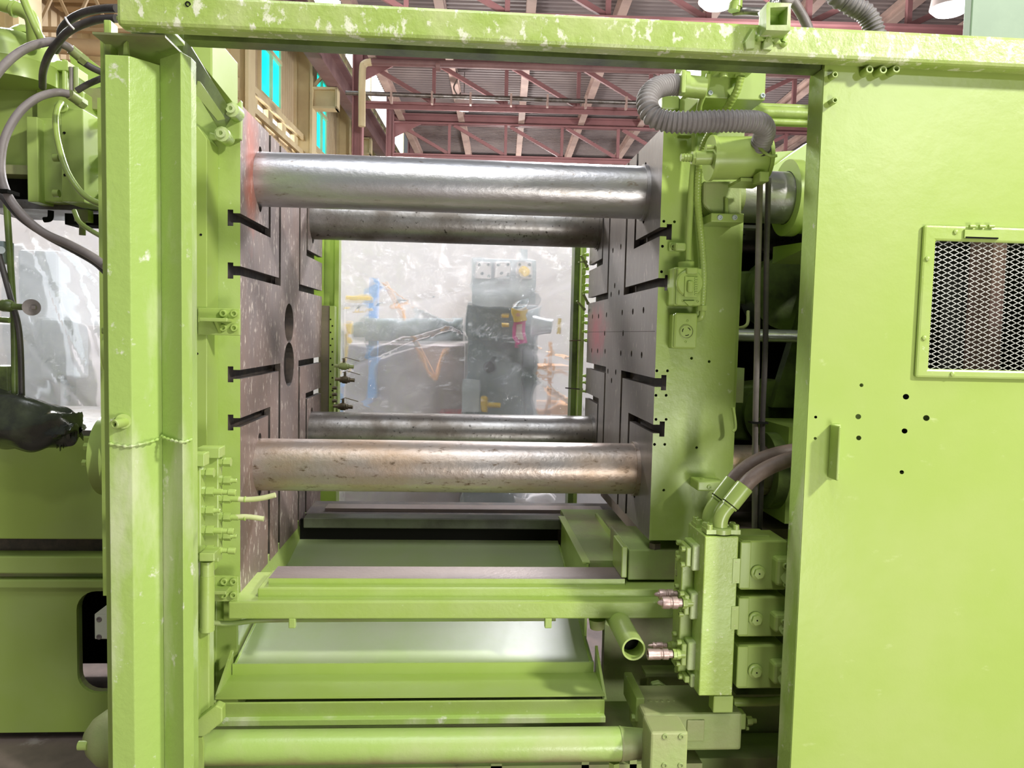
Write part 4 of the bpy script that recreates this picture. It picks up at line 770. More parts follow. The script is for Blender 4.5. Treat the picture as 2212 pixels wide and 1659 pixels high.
for i, (y0, r) in enumerate(((232, .010), (246, .019), (265, .012))):
    thing1('upper_green_pipe', ['thin green pipe, top one of three beyond the upper box', 'fat green pipe, middle one of three beyond the upper box', 'green pipe, lowest of three beyond the upper box'][i], 'pipe', cyl(U(1600, y0-4, 2.35), U(1780, y0+3, 2.35), r), GREEN, group='green pipes beyond the upper box')
thing('crosshead_plate', 'pale green slanted plate edge between the canister and the guard panel', 'plate', [('slanted_plate', pp([(1640, 405), (1640, 380), (1750, 305), (1750, 335), (1660, 400)], 2.62, 2.68), GREENS), ('back_plate', pp([(1650, 330), (1760, 322), (1760, 420), (1640, 420)], 2.70, 2.75), GREENS)])
# toggle space behind the gap
tx = U(1690, 420, 2.52).x
thing('tie_bar_nut', 'large dark green flange around the upper tie bar near the guard panel', 'flange', [('flange_ring', pipe((tx+.01, YF, zu), (tx+.045, YF, zu), .125, .038, 48), GREENS), ('nut_body', pipe((tx+.045, YF, zu), (tx+.3, YF, zu), .115, .028, 48), GREENS), ('rear_lug', prism([(2.3, zu-.16), (2.7, zu-.2), (2.7, zu-.14)], 'x', tx+.05, tx+.3), GREENS)])
thing('lower_bar_nut', 'green flange around the lower tie bar behind the brown hoses', 'flange', [('flange_ring', pipe((1.03, YF, zl), (1.07, YF, zl), .13, .043, 48), DKGREEN), ('nut_body', box(1.07, 1.5, 2.42, 2.7, zl-.16, zl+.16), GREENS)])
rz = U(1660, 725, 2.5).z
thing('ejector_rod', 'slim polished rod between the platen and the guard panel', 'rod', [('rod', cyl((XRB+.03, 2.5, rz), (1.7, 2.5, rz), .021, n=32), STEEL), ('rod_flange', cyl((XRB+.012, 2.5, rz), (XRB+.045, 2.5, rz), .055, n=6), GREENS), ('neck', cyl((XRB+.045, 2.5, rz), (XRB+.06, 2.5, rz), .03), DKGREEN)])
thing('toggle_links', 'oily green toggle links, shade of the gap painted in, behind the hanging hoses', 'toggle', [
    ('upper_link', prism([(.90, 1.75), (1.5, 1.80), (1.5, 1.72), (1.2, 1.62), (.90, 1.66)], 'y', 2.9, 3.1), DKGREEN, dict(bev=.01)), ('upper_disc', cyl((1.22, 2.95, 1.68), (1.22, 2.82, 1.68), .14, n=40), DKGREEN),
    ('lower_disc', cyl((1.20, 2.95, 1.22), (1.20, 2.82, 1.22), .13, n=40), DKGREEN), ('lower_link', prism([(.88, 1.30), (1.2, 1.34), (1.5, 1.2), (1.5, 1.1), (.88, 1.12)], 'y', 2.85, 3.05), DKGREEN, dict(bev=.01)),
    ('slanted_arm', quad_prism([(1.16, 2.78, 1.25), (1.34, 2.78, 1.92), (1.6, 2.78, 1.92), (1.6, 2.78, 1.25)], .05, (0, 1, 0)), DKGREEN), ('pin', cyl((1.30, 2.8, 1.62), (1.30, 2.76, 1.62), .012), GREYP),
    ('lube_line', tube([(.86, 2.6, 1.56), (.92, 2.58, 1.54), (.98, 2.6, 1.55), (1.0, 2.64, 1.6)], .006), PALE), ('bolt_strip', box(.86, .89, 2.36, 2.4, U(1600, 870, 2.36).z, U(1600, 795, 2.36).z), GREEND),
    ('silver_bracket', box(.9, 1.05, 2.7, 2.75, U(1620, 493, 2.7).z, U(1620, 486, 2.7).z), STEEL)])
thing('toggle_light_block', 'added black walls and dark roof keeping light out of the toggle space', 'housing', [('rear_wall', box(.83, 2.4, 3.7, 3.75, .6, 2.15), BLACK), ('added_roof_plate', box(.83, 2.4, 2.75, 3.75, 2.06, 2.14), DKGREEN), ('added_end_wall', box(1.75, 1.8, 2.0, 3.75, .6, 2.15), BLACK)])  # walls and roof added to keep the toggle space dark
thing1('grease_loop', 'thin green grease tube looped on the edge of the grey platen', 'tube', tube([U(1583, 880, 2.27), U(1587, 905, 2.27), U(1588, 925, 2.27), U(1583, 932, 2.27)], .005), GREEN)
thing('wedge_block', 'green wedge block in the gap above the valve blocks', 'block', [('wedge', prism([(1.22, .98), (1.5, .98), (1.5, .86)], 'y', 2.5, 2.9), GREENS)])
# ================================================================== hydraulic manifold with hoses and valves
m0 = U(1523, 1159, 1.95); m1 = U(1597, 1159, 1.95); mzb = U(1555, 1503, 1.95).z
thing('hydraulic_manifold', 'tall green hydraulic manifold block under the two brown hoses', 'manifold', [
    ('block', box(m0.x, m1.x-.001, 1.95, 2.10, mzb, m0.z), mat('flecked_green_paint', GC, .36, c2=(.42, .56, .17), scale=5, c3=(.62, .66, .4), lo3=.60, hi3=.68, scale3=60, bump=.4, bscale=60), dict(bev=.003)),
    ('foot', bp(1541, 1504, 1584, 1540, 1.97, 2.01), GREENS, dict(bev=.003)), ('name_plate', bp(1583, 1207, 1598, 1260, 1.948, 1.951), GREENS), ('lower_name_plate', bp(1580, 1310, 1595, 1360, 1.948, 1.951), GREENS)]+
    [('rivet', lathe([(.002, 0), (.001, .001)], U(a, b, 1.948), FR, 8), PALE) for a, b in ((1590, 1214), (1590, 1255), (1587, 1317), (1587, 1352))])
def port_block(a0, b0, a1, b1, lab, scr, extra=()):
    Yb = 1.99
    return thing('port_block', lab, 'port block', [('body', bp(a0+28, b0, a1, b1, Yb, Yb+.085), GREENW, dict(bev=.004)),
        ('face_flange', box(U(a0+28, b0, Yb).x-.014, U(a0+28, b0, Yb).x, Yb+.006, Yb+.08, U(a0, b1-8, Yb).z, U(a0, b0+6, Yb).z), GREEN, dict(bev=.003))]+
        [('cap_screw', screw((U(a0+28, b0, Yb).x-.014, Yb+y, U(a0, z, Yb).z), (-1, 0, 0), .0075, .012), GREEN) for y, z in scr], group='port blocks on the side of the hydraulic manifold')
port_block(1468, 1178, 1518, 1234, 'green port block with four screws, topmost on the manifold side', [(.02, 1190), (.066, 1186), (.02, 1224), (.066, 1220)])
port_block(1464, 1282, 1515, 1339, 'green port block carrying the upper pair of plated couplings', [(.02, 1288), (.066, 1284), (.02, 1332), (.066, 1328)])
port_block(1458, 1388, 1512, 1449, 'green port block carrying the lower pair of plated couplings', [(.02, 1394), (.066, 1390), (.02, 1440), (.066, 1436)])
port_block(1464, 1458, 1508, 1486, 'small green port block at the foot of the manifold', [(.03, 1472), (.066, 1470)])
thing1('manifold_side_plate', 'green plate between the port blocks and the manifold', 'plate', box(m0.x-.035, m0.x, 2.03, 2.10, mzb+.03, m0.z-.08), GREEN, bev=.003)
thing1('side_hose_fitting', 'dark little fitting behind the topmost port block', 'fitting', lathe([(.006, 0), (.006, .02), (.009, .021), (.009, .035), (.005, .04), (.005, .05)], U(1465, 1215, 2.08), (0, 0, -1), 12), GREEND)
def coupling(p, L_, r, lab, female=False, grp='plated quick couplings'):
    p = Vector(p); prof = [(r*.7, 0), (r*.7, .010), (r, .012), (r, .026), (r*.88, .028), (r*.88, .032), (r, .034), (r, L_-.008)]
    prof += [(r*.9, L_-.004), (r*.55, L_-.004), (r*.3, L_+.006), (.0008, L_+.009)] if not female else [(r*1.03, L_-.006), (r*1.03, L_+.004), (r*.7, L_+.004), (r*.65, L_-.012)]
    thing('quick_coupling', lab, 'coupling', [('coupling_body', lathe(prof, p, (-1, 0, 0), 28), PLUG), ('hex_collar', hexn(p+Vector((.002, 0, 0)), (1, 0, 0), r*.95, .012), GREEN), ('threaded_neck', cyl(p+Vector((.012, 0, 0)), p+Vector((.03, 0, 0)), r*.7), GREEN)], group=grp)
coupling(U(1462, 1284, 2.05), .055, .0145, 'plated male quick coupling, rear one of the upper pair')
coupling(U(1472, 1302, 2.0), .058, .0165, 'plated male quick coupling, front one of the upper pair')
coupling(U(1440, 1394, 2.05), .044, .0095, 'thin plated quick coupling, rear one of the lower pair')
coupling(U(1452, 1413, 2.0), .064, .0145, 'plated female quick coupling with flared mouth, front one of the lower pair', True)
thing1('coupling_adapter', 'green stepped adapter behind the thin plated coupling', 'adapter', lathe([(.008, 0), (.008, .008), (.012, .009), (.012, .018), (.009, .019), (.009, .028)], U(1442, 1394, 2.05), (1, 0, 0), 16), GREEN)
thing1('coupling_adapter', 'green stepped adapter behind the flared female coupling', 'adapter', lathe([(.010, 0), (.010, .008), (.014, .009), (.014, .018), (.011, .019), (.011, .032)], U(1454, 1413, 2.0), (1, 0, 0), 16), GREEN)
# elbows, ferrules and brown hoses
def big_hose(base, lab, pts, Yf, hose_lab):
    q = [U(*p) for p in pts]
    e = thing('hose_elbow', lab, 'hose fitting', [
        ('elbow_tube', tube(q[:4], .0195, n=20), GREENS), ('ferrule', lathe([(.021, 0), (.0245, .002), (.0245, .062), (.023, .064)], q[3], q[4]-q[3], 28), GREENS), ('bead', lathe([(.023, -.006), (.023, -.001)], q[3], q[4]-q[3], 28), GREENS),
        ('groove_ring', lathe([(.0236, -.001), (.0236, .001)], q[3], q[4]-q[3], 28), BLACK),
        ('flange_clamp', gsum([lathe([(.030, 0), (.030, .012), (.026, .015)], q[0], (0, 0, 1), 24), box(q[0].x-.046, q[0].x+.046, q[0].y-.022, q[0].y+.022, q[0].z, q[0].z+.012)]), GREEN)]+
        [('cap_screw', screw(q[0]+Vector((dx, dy, .012)), (0, 0, 1), .0085, .014), GREEN) for dx in (-.036, .036) for dy in (-.014, .014)], group='elbow hose fittings on the manifold')
    d = (q[4]-q[3]).normalized()
    thing1('hydraulic_hose', hose_lab, 'hose', tube([q[3]+d*.055]+q[4:], .0205, n=20), BROWNH, group='brown hydraulic hoses')
big_hose(0, 'front green elbow fitting clamped on top of the manifold', [(1557, 1150, 1.98), (1556, 1128, 1.98), (1563, 1108, 1.98), (1577, 1090, 1.98), (1601, 1060, 1.98), (1625, 1033, 1.98), (1665, 1008, 1.99), (1715, 990, 2.0), (1770, 980, 2.02)], 1.98, 'front brown hydraulic hose curving behind the guard panel')
big_hose(0, 'rear green elbow fitting clamped on top of the manifold', [(1533, 1138, 2.06), (1532, 1117, 2.06), (1539, 1098, 2.06), (1553, 1077, 2.06), (1577, 1046, 2.06), (1600, 1020, 2.06), (1640, 994, 2.06), (1700, 976, 2.07), (1770, 968, 2.08)], 2.06, 'rear brown hydraulic hose curving behind the guard panel')
def valve_blk(y0, y1, x0, x1, lab, py):
    p = U(py[0], py[1], 2.0); H0 = U(1650, y1, 2.0).z; H1 = U(1650, y0, 2.0).z
    return thing('valve_block', lab, 'valve', [('body', bp(x0, y0, x1, y1, 2.0, 2.12), GREENS, dict(bev=.005)), ('left_step', bp(x0-2, y0+3, x0+22, y1-3, 1.995, 2.1), GREENS, dict(bev=.003)),
        ('plug_washer', lathe([(.020, 0), (.020, .004), (.016, .006), (.001, .006)], p-Vector((0, .003, 0)), FR, 28), GREEN), ('hex_plug', hexn(p-Vector((0, .006, 0)), FR, .0145, .010), GREEN), ('plug_centre', cyl(p-Vector((0, .0155, 0)), p-Vector((0, .0165, 0)), .0022), BLACK),
        ('end_cover', bp(x1-22, y0+40, x1+30, y1-8, 1.965, 2.1), GREENS, dict(bev=.008)), ('cover_cap', cyl(U(x1+12, (y0+y1)/2+20, 1.965), U(x1+12, (y0+y1)/2+20, 1.955), .032), GREEN)]+
        [('cap_screw', screw(U(x1-3, b, 1.965), FR, .0088, .008), GREEN) for b in (y0+54, y1-14)], group='valve blocks beside the hydraulic manifold')
valve_blk(1168, 1275, 1600, 1700, 'green valve block with hex plug, top one of three', (1636, 1236))
valve_blk(1289, 1376, 1596, 1696, 'green valve block with hex plug, middle one of three', (1631, 1336))
valve_blk(1394, 1488, 1594, 1694, 'green valve block with hex plug, bottom one of three', (1630, 1448))
thing1('top_valve_cap', 'low green cap on top of the top valve block', 'cap', bp(1600, 1157, 1665, 1170, 2.04, 2.12), GREENS, bev=.004)
thing1('valve_sub_plate', 'dark plate behind the stacked valve blocks', 'plate', bp(1597, 1170, 1740, 1500, 2.13, 2.16), DKGREEN)
thing1('return_pipe', 'horizontal green pipe below the bottom valve block', 'pipe', tube([U(1583, 1516, 2.08), U(1640, 1516, 2.08), U(1690, 1513, 2.08), U(1760, 1505, 2.08)], .013), GREEN)
thing('pipe_stub', 'open green pipe stub pointing out below the bed', 'pipe stub', [('barrel', pipe(U(1369, 1402, 2.03), (U(1369, 1402, 2.03).x, 2.42, U(1369, 1402, 2.03).z), .0325, .005, 32), GREEN), ('root_collar', pipe((U(1369, 1402, 2.03).x, 2.30, U(1369, 1402, 2.03).z), (U(1369, 1402, 2.03).x, 2.33, U(1369, 1402, 2.03).z), .044, .011, 32), GREEN), ('bore_shade_plug', cyl((U(1369, 1402, 2.03).x, 2.09, U(1369, 1402, 2.03).z), (U(1369, 1402, 2.03).x, 2.31, U(1369, 1402, 2.03).z), .028), BLACK)])  # black plug gives the open bore its shade by colour
# pump at the bottom right
thing('pipe_flange_block', 'khaki block with four socket screws at the end of the oil pipe', 'block', [('block', bp(1404, 1582, 1485, 1700, 1.86, 1.95), KHAKI, dict(bev=.006)),
    ('collar', cyl((U(1392, 1607, 1.98).x, 1.92, pc1.z), (U(1407, 1607, 1.92).x+.01, 1.92, pc1.z), .047, .05, n=32), KHAKI)]+
    [('socket_screw', screw(U(a, b, 1.86), FR, .0078, .004), GREEND) for a, b in ((1436, 1591), (1471, 1591), (1435, 1653), (1470, 1653))])
thing('hydraulic_pump', 'cast green-khaki pump body behind the flange block with raised marks on top', 'pump', [
    ('casting', prism([(U(1385, 1520, 2.05).x, U(1500, 1610, 2.05).z), (U(1385, 1520, 2.05).x, U(1500, 1542, 2.02).z), (U(1597, 1520, 2.05).x, U(1500, 1542, 2.02).z), (U(1597, 1520, 2.05).x, U(1500, 1610, 2.05).z)], 'y', 2.02, 2.20), KHAKI, dict(bev=.008)),
    ('recessed_face', bp(1484, 1556, 1522, 1602, 2.015, 2.02), KHAKI, dict(bev=.003)), ('end_flange', bp(1374, 1508, 1392, 1560, 2.08, 2.25), GREEN, dict(bev=.003)),
    ('right_cap', bp(1598, 1543, 1612, 1577, 2.04, 2.1), GREEN, dict(bev=.004)), ('adjuster_nut', hexn(U(1612, 1557, 2.06), (1, 0, 0), .013, .016), GREEN), ('adjuster_stem', cyl(U(1624, 1557, 2.06), U(1633, 1557, 2.06), .007), GREEN), ('small_screw', screw(U(1612, 1573, 2.06), (1, 0, 0), .006, .008), GREEN),
    ('flange_bolt', hexn(U(1374, 1528, 2.15), (-1, 0, 0), .011, .014), GREEN), ('flange_bolt', hexn(U(1374, 1550, 2.1), (-1, 0, 0), .011, .014), GREEN)])
for i, ch in enumerate(('C', 'C', 'B', 'B', '-')):
    # raised foundry marks on the pump casting
    cu = bpy.data.curves.new('raised_mark', 'FONT'); cu.body = ch; cu.size = .017; cu.extrude = .0012; cu.align_x = 'CENTER'
    to = bpy.data.objects.new('tmp', cu); sc.collection.objects.link(to); dg = bpy.context.evaluated_depsgraph_get(); dg.update()
    me = bpy.data.meshes.new_from_object(to.evaluated_get(dg)); bpy.data.objects.remove(to); me.materials.clear(); me.materials.append(KHAKI)
    pm = bpy.data.objects['hydraulic_pump']; o = bpy.data.objects.new('raised_mark', me); sc.collection.objects.link(o); o.parent = pm
    zt_ = U(1500, 1542, 2.02).z
    o.location = Vector((U(1407+i*13, 1520, 2.08).x, 2.09, zt_+.001))-WL[pm.name]
thing('pump_bracket', 'green bracket with a large socket screw behind the pump', 'bracket', [('rib_plate', prism([(U(1406, 1500, 2.2).x, U(1400, 1520, 2.2).z), (U(1408, 1500, 2.2).x, U(1400, 1478, 2.2).z), (U(1424, 1500, 2.2).x, U(1400, 1474, 2.2).z), (U(1462, 1500, 2.2).x, U(1400, 1500, 2.2).z), (U(1462, 1500, 2.2).x, U(1400, 1520, 2.2).z)], 'y', 2.2, 2.22), GREEND, dict(bev=.003)),
    ('socket_screw', screw(U(1423, 1491, 2.2), FR, .0165, .012), GREEN), ('rear_bar', bp(1395, 1455, 1480, 1462, 2.3, 2.36), GREEND), ('rear_plate', bp(1400, 1462, 1500, 1530, 2.34, 2.36), KHAKI)])
thing('bottom_ledge', 'green ledge strip along the floor edge beside the guard panel', 'ledge', [('ledge', bp(1490, 1637, 1760, 1700, 2.25, 2.40), GREEND, dict(bev=.003)), ('torn_notch', bp(1683, 1637, 1706, 1665, 2.24, 2.25), BLACK)])
thing('under_pipe_fittings', 'dim brackets and a nut under the oil pipe', 'brackets', [('bracket', bp(1256, 1640, 1272, 1690, 2.05, 2.1), GREEND), ('second_bracket', bp(1360, 1640, 1375, 1690, 2.05, 2.1), GREEND), ('hex_nut', hexn(U(1327, 1645, 2.0), (0, 0, -1), .016, .02), GREEN), ('third_bracket', bp(1060, 1650, 1084, 1690, 2.05, 2.1), GREEND)])
thing1('lower_shelf_plate', 'dark plate under the oil pipe at the bottom edge', 'plate', box(-.75, .7, 2.05, 2.6, .28, .30), GREEND)
# conduit cluster above the top beam
thing1('overhead_green_elbow', 'green conduit elbow above the top beam', 'conduit', tube([U(1600, -500, 2.2), U(1592, -30, 2.2), U(1588, 8, 2.2), U(1585, 24, 2.2)], .017), GREEN)
thing1('overhead_grey_conduit', 'grey conduit joining the green elbow above the beam', 'conduit', tube([U(1585, 26, 2.22), U(1610, 24, 2.2), U(1655, 24, 2.2), U(1670, 5, 2.2), U(1680, -30, 2.2), U(1690, -400, 2.2)], .011), STEELD)
thing1('overhead_slim_hose', 'slim grey hose dropping behind the top beam', 'hose', tube([U(1660, -400, 2.2), U(1690, -30, 2.2), U(1715, 5, 2.2), U(1745, 60, 2.2), U(1770, 150, 2.2), U(1775, 300, 2.2)], .014), RUBBERP)
thing1('overhead_ribbed_hose', 'thick speckled ribbed hose behind the top beam near the grey cabinet', 'hose', tube([U(1700, -300, 2.2), U(1790, -40, 2.2), U(1830, 5, 2.2), U(1870, 30, 2.2), U(1890, 70, 2.2), U(1905, 140, 2.2), U(1908, 260, 2.2)], .026, k=60, n=18, rf=lambda s: .027+.002*math.sin(s*2*math.pi/.012)), GREYH)
thing1('grey_green_cabinet', 'grey-green cabinet corner above the beam at the right edge', 'cabinet', bp(2098, -60, 2500, 135, 2.4, 2.44), mat('grey_green_paint', (.20, .30, .18), .5, c2=(.25, .36, .22)), bev=.004)
# ================================================================== injection unit at the left
YI = 2.75
thing('injection_cylinder', 'rounded green hopper dome at the left edge above the injection unit', 'cylinder', [
    ('dome', lathe([(.15, 0), (.15, .06), (.152, .065), (.15, .07), (.15, .10), (.14, .13), (.115, .155), (.08, .17)], U(28, 186, 2.85), (0, 0, 1), 48), GREENS), ('top_cap', lathe([(.055, 0), (.055, .012), (.035, .03), (.01, .034)], (U(28, 186, 2.85)+Vector((.05, 0, .17))), (0, 0, 1), 24), GREENS)])
thing('overhead_green_pipe', 'fat green pipe bending down at the top left corner', 'pipe', [('pipe_run', tube([U(-40, -5, 2.7), U(10, 12, 2.7), U(45, 22, 2.7), U(68, 40, 2.7), U(73, 80, 2.72), U(74, 100, 2.74)], .022, n=18), GREENS), ('collar', lathe([(.027, 0), (.027, .01)], U(28, 18, 2.7), (1, 0, -.35), 18), GREENS)])
thing1('slanted_green_pipe', 'slim green pipe slanting in front of the fat one at the top left', 'pipe', tube([U(48, -10, 2.6), U(62, 25, 2.6), U(80, 65, 2.6), U(94, 95, 2.62)], .012, n=14), GREENS)
thing('injection_unit', 'green blocks and tie rods of the injection unit behind the folded post', 'injection unit', [
    ('main_housing', bp(-60, 184, 92, 372, 2.9, 3.4), GREENS, dict(bev=.004)), ('rear_housing', bp(80, 194, 180, 440, 2.88, 3.2), GREENS, dict(bev=.004)), ('housing_ledge', bp(-60, 355, 62, 375, 2.86, 3.0), GREEND),
    ('side_plate', bp(58, 252, 82, 436, 2.80, 3.1), GREENS, dict(bev=.003)), ('cast_block', bp(82, 255, 135, 436, 2.84, 3.1), GREEN, dict(bev=.004)),
    ('front_block', bp(132, 234, 180, 436, 2.72, 3.05), GREENS, dict(bev=.003, sub=[('screw_hole', cyl(U(a, b, 2.721), U(a, b, 2.718), .0045, n=10), BLACK) for a, b in ((139, 287), (140, 378))])),
    ('rusty_cone', lathe([(.10, 0), (.085, .012), (.05, .03)], (U(181, 340, 2.88).x, 2.9, U(181, 330, 2.9).z), (1, 0, 0), 32), REDOX),
    ('top_mount', bp(105, 130, 146, 152, 2.85, 3.0), GREENS, dict(bev=.003)), ('mount_leg', bp(103, 130, 136, 195, 2.87, 2.95), GREEN), ('mount_rod', cyl(U(140, 130, 2.86), U(140, 196, 2.86), .009), GREEN), ('mount_rod', cyl(U(154, 145, 2.86), U(154, 198, 2.86), .007), RUBBERP), ('mount_rod', cyl(U(164, 145, 2.86), U(164, 200, 2.86), .008), GREEND),
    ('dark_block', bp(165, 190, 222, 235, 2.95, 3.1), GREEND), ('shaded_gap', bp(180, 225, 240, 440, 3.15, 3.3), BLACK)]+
    [('tie_rod', cyl(U(181, b, 2.85), U(250, b, 2.85), r, n=20), GREENS if b < 400 else GREYD) for b, r in ((267, .0175), (345, .0185), (421, .015), (366, .014))]+
    [('knob', cyl(U(116, b, 2.8), U(128, b, 2.8), .013), GREEN) for b in (341, 418)])
thing1('slanted_light_plate', 'bright green slanted plate beyond the bent hoses', 'plate', pp([(150, 120), (186, 122), (222, 150), (228, 185), (165, 200)], 3.2, 3.25), GREENS)
thing('injection_carriage', 'black carriage rail with crumpled pale film under the injection unit', 'carriage', [('rail', bp(-60, 378, 240, 432, 2.95, 3.3), BLACK), ('lower_rail', bp(-60, 432, 240, 452, 2.9, 3.2), STEELD), ('hanging_block', bp(140, 462, 232, 486, 2.9, 3.0), BLACK), ('hanging_hook', tube([U(110, 455, 2.9), U(108, 472, 2.9), U(95, 475, 2.9)], .010), BLACK), ('square_boss', bp(160, 452, 190, 478, 2.86, 2.9), GREEND), ('boss_pin', cyl(U(178, 478, 2.88), U(178, 508, 2.88), .011), GREEND)])
def hose(lab, pts, r, m, nm='black_hose', grp='rubber hoses at the injection unit'):
    thing1(nm, lab, 'hose', tube([U(*p) for p in pts], r, n=14), m, group=grp)
hose('upper black hose arching from behind the top beam at the left', [(252, 18, 2.3), (215, 20, 2.35), (180, 28, 2.4), (150, 44, 2.45), (132, 66, 2.5), (130, 90, 2.52), (120, 110, 2.56)], .0115, RUBBER)
hose('second black hose arching below the upper one and dropping beside the dome', [(252, 40, 2.3), (215, 42, 2.35), (180, 52, 2.38), (148, 68, 2.4), (125, 92, 2.45), (105, 120, 2.5), (93, 155, 2.6), (92, 188, 2.7)], .0115, RUBBER)
hose('grey rubber hose crossing in front of the dome', [(-30, 190, 2.4), (15, 135, 2.42), (60, 103, 2.45), (110, 90, 2.48), (140, 98, 2.5), (155, 108, 2.52)], .0125, RUBBERP)
hose('black hose running on from the upper green ferrule to the post', [(172, 130, 2.55), (198, 146, 2.55), (224, 158, 2.56)], .0105, RUBBER)
hose('short black hose rising towards the post', [(166, 196, 2.6), (190, 182, 2.6), (222, 168, 2.6)], .010, RUBBER)
hose('grey rubber hose looping down the left edge of the picture', [(150, 203, 2.5), (120, 200, 2.48), (80, 212, 2.42), (40, 245, 2.38), (10, 300, 2.34), (2, 360, 2.32), (12, 410, 2.3), (40, 455, 2.28), (90, 500, 2.26), (150, 528, 2.24), (195, 552, 2.2), (228, 575, 2.15)], .0118, RUBBERP)
hose('darker rubber hose lying under the looping grey one', [(-20, 400, 2.4), (5, 425, 2.38), (45, 470, 2.34), (100, 508, 2.3), (160, 540, 2.26), (205, 566, 2.22), (232, 590, 2.18)], .0105, RUBBER)
for (p, q, lab) in (((152, 106, 2.52), (186, 134, 2.55), 'upper green hose ferrule in front of the dome'), ((150, 204, 2.5), (182, 226, 2.55), 'lower green hose ferrule above the front block')):
    a, b = U(*p), U(*q); thing('hose_ferrule', lab, 'ferrule', [('sleeve', cyl(a, a+(b-a)*.6, .0155), GREEND), ('nut', hexn(a+(b-a)*.6, b-a, .017, (b-a).length*.4), GREEND)], group='green hose ferrules')
thing1('thin_green_cable', 'thin bright green tube looping in front of the injection blocks', 'tube', tube([U(132, 222, 2.66), (U(124, 236, 2.62)), U(120, 262, 2.6), U(126, 310, 2.58), U(145, 370, 2.56), U(175, 415, 2.54), U(205, 436, 2.52), U(240, 446, 2.5)], .0095, n=14), GREENS)
thing1('cable_eye', 'green ring eye where the thin tube starts', 'eye', lathe([(.020, 0), (.020, .01), (.011, .011), (.008, .004)], U(133, 232, 2.68), (.2, -1, .1), 24), GREENS)
thing1('lower_green_cable', 'thin green tube curling under the injection unit', 'tube', tube([U(160, 455, 2.7), U(172, 480, 2.68), U(200, 500, 2.66), U(240, 522, 2.6)], .008), GREEN)
thing1('hose_tie', 'black cable tie around the looping hoses at the left edge', 'cable tie', bp(-5, 408, 16, 416, 2.27, 2.33), BLACK)
thing1('upper_hose_tie', 'pale cable tie around the two arching black hoses', 'cable tie', tube([U(141, 38, 2.38), U(148, 50, 2.36), U(160, 63, 2.36)], .003), WHITEP)
thing('vertical_lines', 'two dark upright hoses with a round tag at the left', 'hoses', [('upright_hose', tube([U(14, 440, 2.6), U(22, 560, 2.6), U(30, 700, 2.6), (U(32, 870, 2.6))], .010), DKGREEN), ('second_upright_hose', tube([U(-5, 540, 2.6), U(22, 640, 2.58), U(42, 720, 2.58), U(48, 870, 2.6)], .009), RUBBER)])
thing('round_tag_valve', 'small valve with a round grey tag plate on the upright hoses', 'valve', [('round_plate', cyl(U(68, 664, 2.52), U(68, 664, 2.535), .026, n=32), RUBBERP), ('plate_boss', box(U(68, 664, 2.5).x-.007, U(68, 664, 2.5).x+.007, 2.508, 2.52, U(68, 664, 2.5).z-.006, U(68, 664, 2.5).z+.006), RUBBERP, dict(bev=.002)), ('valve_stem', cyl(U(20, 662, 2.54), U(62, 664, 2.54), .010), DKGREEN), ('body', lathe([(.016, 0), (.02, .01), (.02, .03), (.014, .04)], U(0, 660, 2.54), (1, 0, 0), 16), DKGREEN), ('lower_cross', cyl(U(-2, 690, 2.54), U(20, 692, 2.54), .009), DKGREEN)])
thing('gauge_box', 'small grey gauge box at the very left edge', 'gauge', [('box_body', bp(-20, 520, 8, 568, 2.6, 2.66), GREYD, dict(bev=.003)), ('dial', cyl(U(2, 540, 2.6), U(2, 540, 2.59), .012), GREYP)])
thing1('green_stake', 'dark green block standing at the left edge behind the bag', 'block', bp(-30, 791, 17, 870, 2.6, 2.7), DKGREEN, bev=.003)
# black bag
def bag():
    nu, nv = 56, 28; v = []; f = []
    ctr = [U(-40, 890, 2.62), U(20, 905, 2.60), U(80, 920, 2.58), U(130, 925, 2.56), U(165, 925, 2.56), U(176, 928, 2.56)]
    P = cr(ctr, 12); n = len(P)
    for i, p in enumerate(P):
        t = i/(n-1); r = .085*(1-t)**.5*(.7+.3*math.cos(t*3))+.022*(1 if t < .97 else .3)
        for j in range(nv):
            a = 2*math.pi*j/nv; d = noise.noise(Vector((p.x*9, math.cos(a)*1.6, math.sin(a)*1.6)))*.028+.012*math.sin(a*5+t*14)*(.4+t)
            rr = r+d*(.5+t*.5)
            v.append(p+Vector((0, math.cos(a)*rr*.9, math.sin(a)*rr)))
    for i in range(n-1):
        for j in range(nv):
            a = i*nv+j; b = i*nv+(j+1) % nv; f.append((a, b, b+nv, a+nv))
    f.append(tuple(range(nv))); f.append(tuple(range((n-1)*nv, n*nv)))
    return G(v, f)
tail = []
for i in range(7):
    x = 105+i*7; tail.append(quad_prism([U(x, 930, 2.55-.006*(i % 2)), U(x+9, 932, 2.54+.006*(i % 2)), U(x+7-i, 972-abs(i-3)*5, 2.55), U(x+3, 975-abs(i-3)*6, 2.545)], .006, (0, 1, 0)))
thing('black_bag', 'crumpled black plastic bag lying on the green base at the left', 'bag', [('bag_body', bag(), BAG, dict(smooth=60)), ('torn_tail', gsum(tail), BAG, dict(smooth=0))])
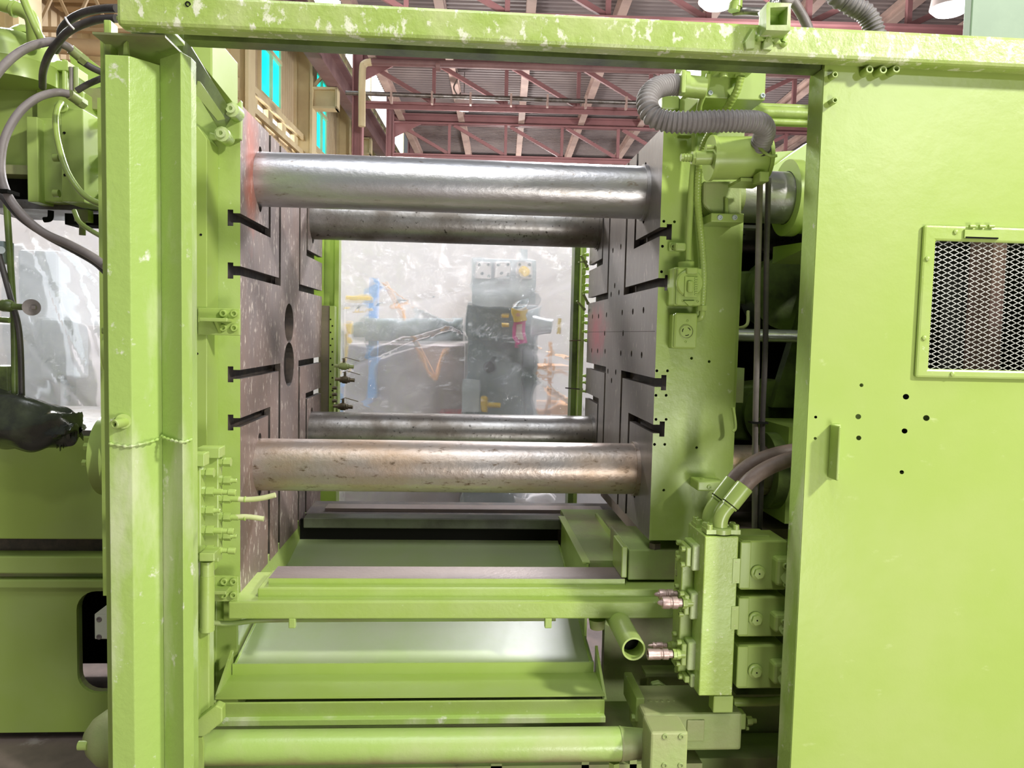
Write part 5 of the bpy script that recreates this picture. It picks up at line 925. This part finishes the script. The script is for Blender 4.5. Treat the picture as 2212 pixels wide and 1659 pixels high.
# base of the injection unit
bz = lambda y: U(100, y, YI).z
oxl, oxr = U(160, 1390, YI).x, U(300, 1390, YI).x
def rounded(x0, x1, z0, z1, r, n=6):
    o = []
    for cx, cz, a0 in ((x1-r, z1-r, 0), (x0+r, z1-r, 90), (x0+r, z0+r, 180), (x1-r, z0+r, 270)):
        for i in range(n+1):
            a = math.radians(a0+90*i/n); o.append((cx+r*math.cos(a), cz+r*math.sin(a)))
    return o
thing('injection_bed', 'long green base of the injection unit with a rounded opening', 'machine base', [
    ('top_beam', box(-4.2, -1.0, YI, 3.6, bz(1165), bz(942)), GREENS, dict(bev=.005)), ('top_strip', box(-4.2, -1.0, YI+.02, 3.6, bz(942), bz(930)), STEELD),
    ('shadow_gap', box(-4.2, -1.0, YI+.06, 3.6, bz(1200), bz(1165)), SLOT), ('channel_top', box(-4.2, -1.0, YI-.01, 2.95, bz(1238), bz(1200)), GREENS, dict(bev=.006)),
    ('channel_web', box(-4.2, -1.0, YI+.03, 2.95, bz(1255), bz(1238)), GREEND), ('channel_foot', box(-4.2, -1.0, YI+.00, 2.95, bz(1272), bz(1252)), GREENS, dict(bev=.006)),
    ('skirt_plate', box(-4.2, -1.02, YI+.02, YI+.035, bz(1588), bz(1272)), GREENS, dict(cuts=[prism(rounded(oxl, oxr, bz(1504), bz(1281), .07), 'y', YI-.05, YI+.1)], smooth=0)),
    ('opening_lip', prism(rounded(oxl-.006, oxr+.006, bz(1504)-.006, bz(1281)+.006, .075), 'y', YI+.036, YI+.06), GREEND, dict(cuts=[prism(rounded(oxl, oxr, bz(1504), bz(1281), .07), 'y', YI-.05, YI+.1)], smooth=0)),
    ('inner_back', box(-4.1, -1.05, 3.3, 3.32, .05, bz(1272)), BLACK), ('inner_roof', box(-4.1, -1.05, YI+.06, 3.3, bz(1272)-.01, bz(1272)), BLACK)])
thing('white_clamp_block', 'cream block with two screws inside the rounded opening', 'block', [('block', bp(204, 1327, 236, 1381, 2.62, 2.74), WHITEB, dict(bev=.003)), ('top_bevel', quad_prism([U(204, 1327, 2.62), U(226, 1311, 2.62), U(236, 1311, 2.62), U(236, 1327, 2.62)], .11, (0, 1, 0)), WHITEB)]+
    [('socket_screw', screw(U(214, b, 2.62), FR, .0095, .003), RUBBERP) for b in (1338, 1376)])
thing('barrel_flange', 'large round green flange half hidden behind the folded post', 'flange', [('disc', cyl((U(195, 1000, 2.35).x, 2.45, U(195, 1000, 2.3).z), (U(245, 1000, 2.35).x, 2.45, U(245, 1000, 2.3).z), .125, n=48), GREENS), ('upper_rim', cyl((U(212, 1000, 2.3).x, 2.45, U(212, 1000, 2.3).z), (U(245, 1000, 2.3).x, 2.45, U(245, 1000, 2.3).z), .15, n=48), GREENS), ('bolt_head', hexn(U(192, 965, 2.38), (-1, 0, 0), .013, .012), GREENS), ('second_bolt_head', hexn(U(188, 1000, 2.36), (-1, 0, 0), .011, .012), GREENS)])
thing('edge_ring', 'thin green ring peeping out behind the folded post', 'ring', [('ring', pipe((P2(226, 2.1), 2.15, U(226, 760, 2.1).z), (P2(236, 2.1), 2.15, U(226, 760, 2.1).z), .075, .012, 32), GREENS), ('tab', bp(217, 706, 236, 722, 2.05, 2.1), GREENS, dict(bev=.005))])
thing('low_motor', 'rounded pale green motor housing at the foot of the folded post', 'motor', [('housing', lathe([(.02, -.02), (.05, 0), (.072, .03), (.08, .07), (.08, .2)], (U(182, 1610, 2.0).x, 2.05, U(182, 1615, 2.0).z), (1, 0, 0), 40), KHAKI), ('side_boss', cyl(U(170, 1610, 2.0), U(190, 1610, 2.0), .012), GREEN)])
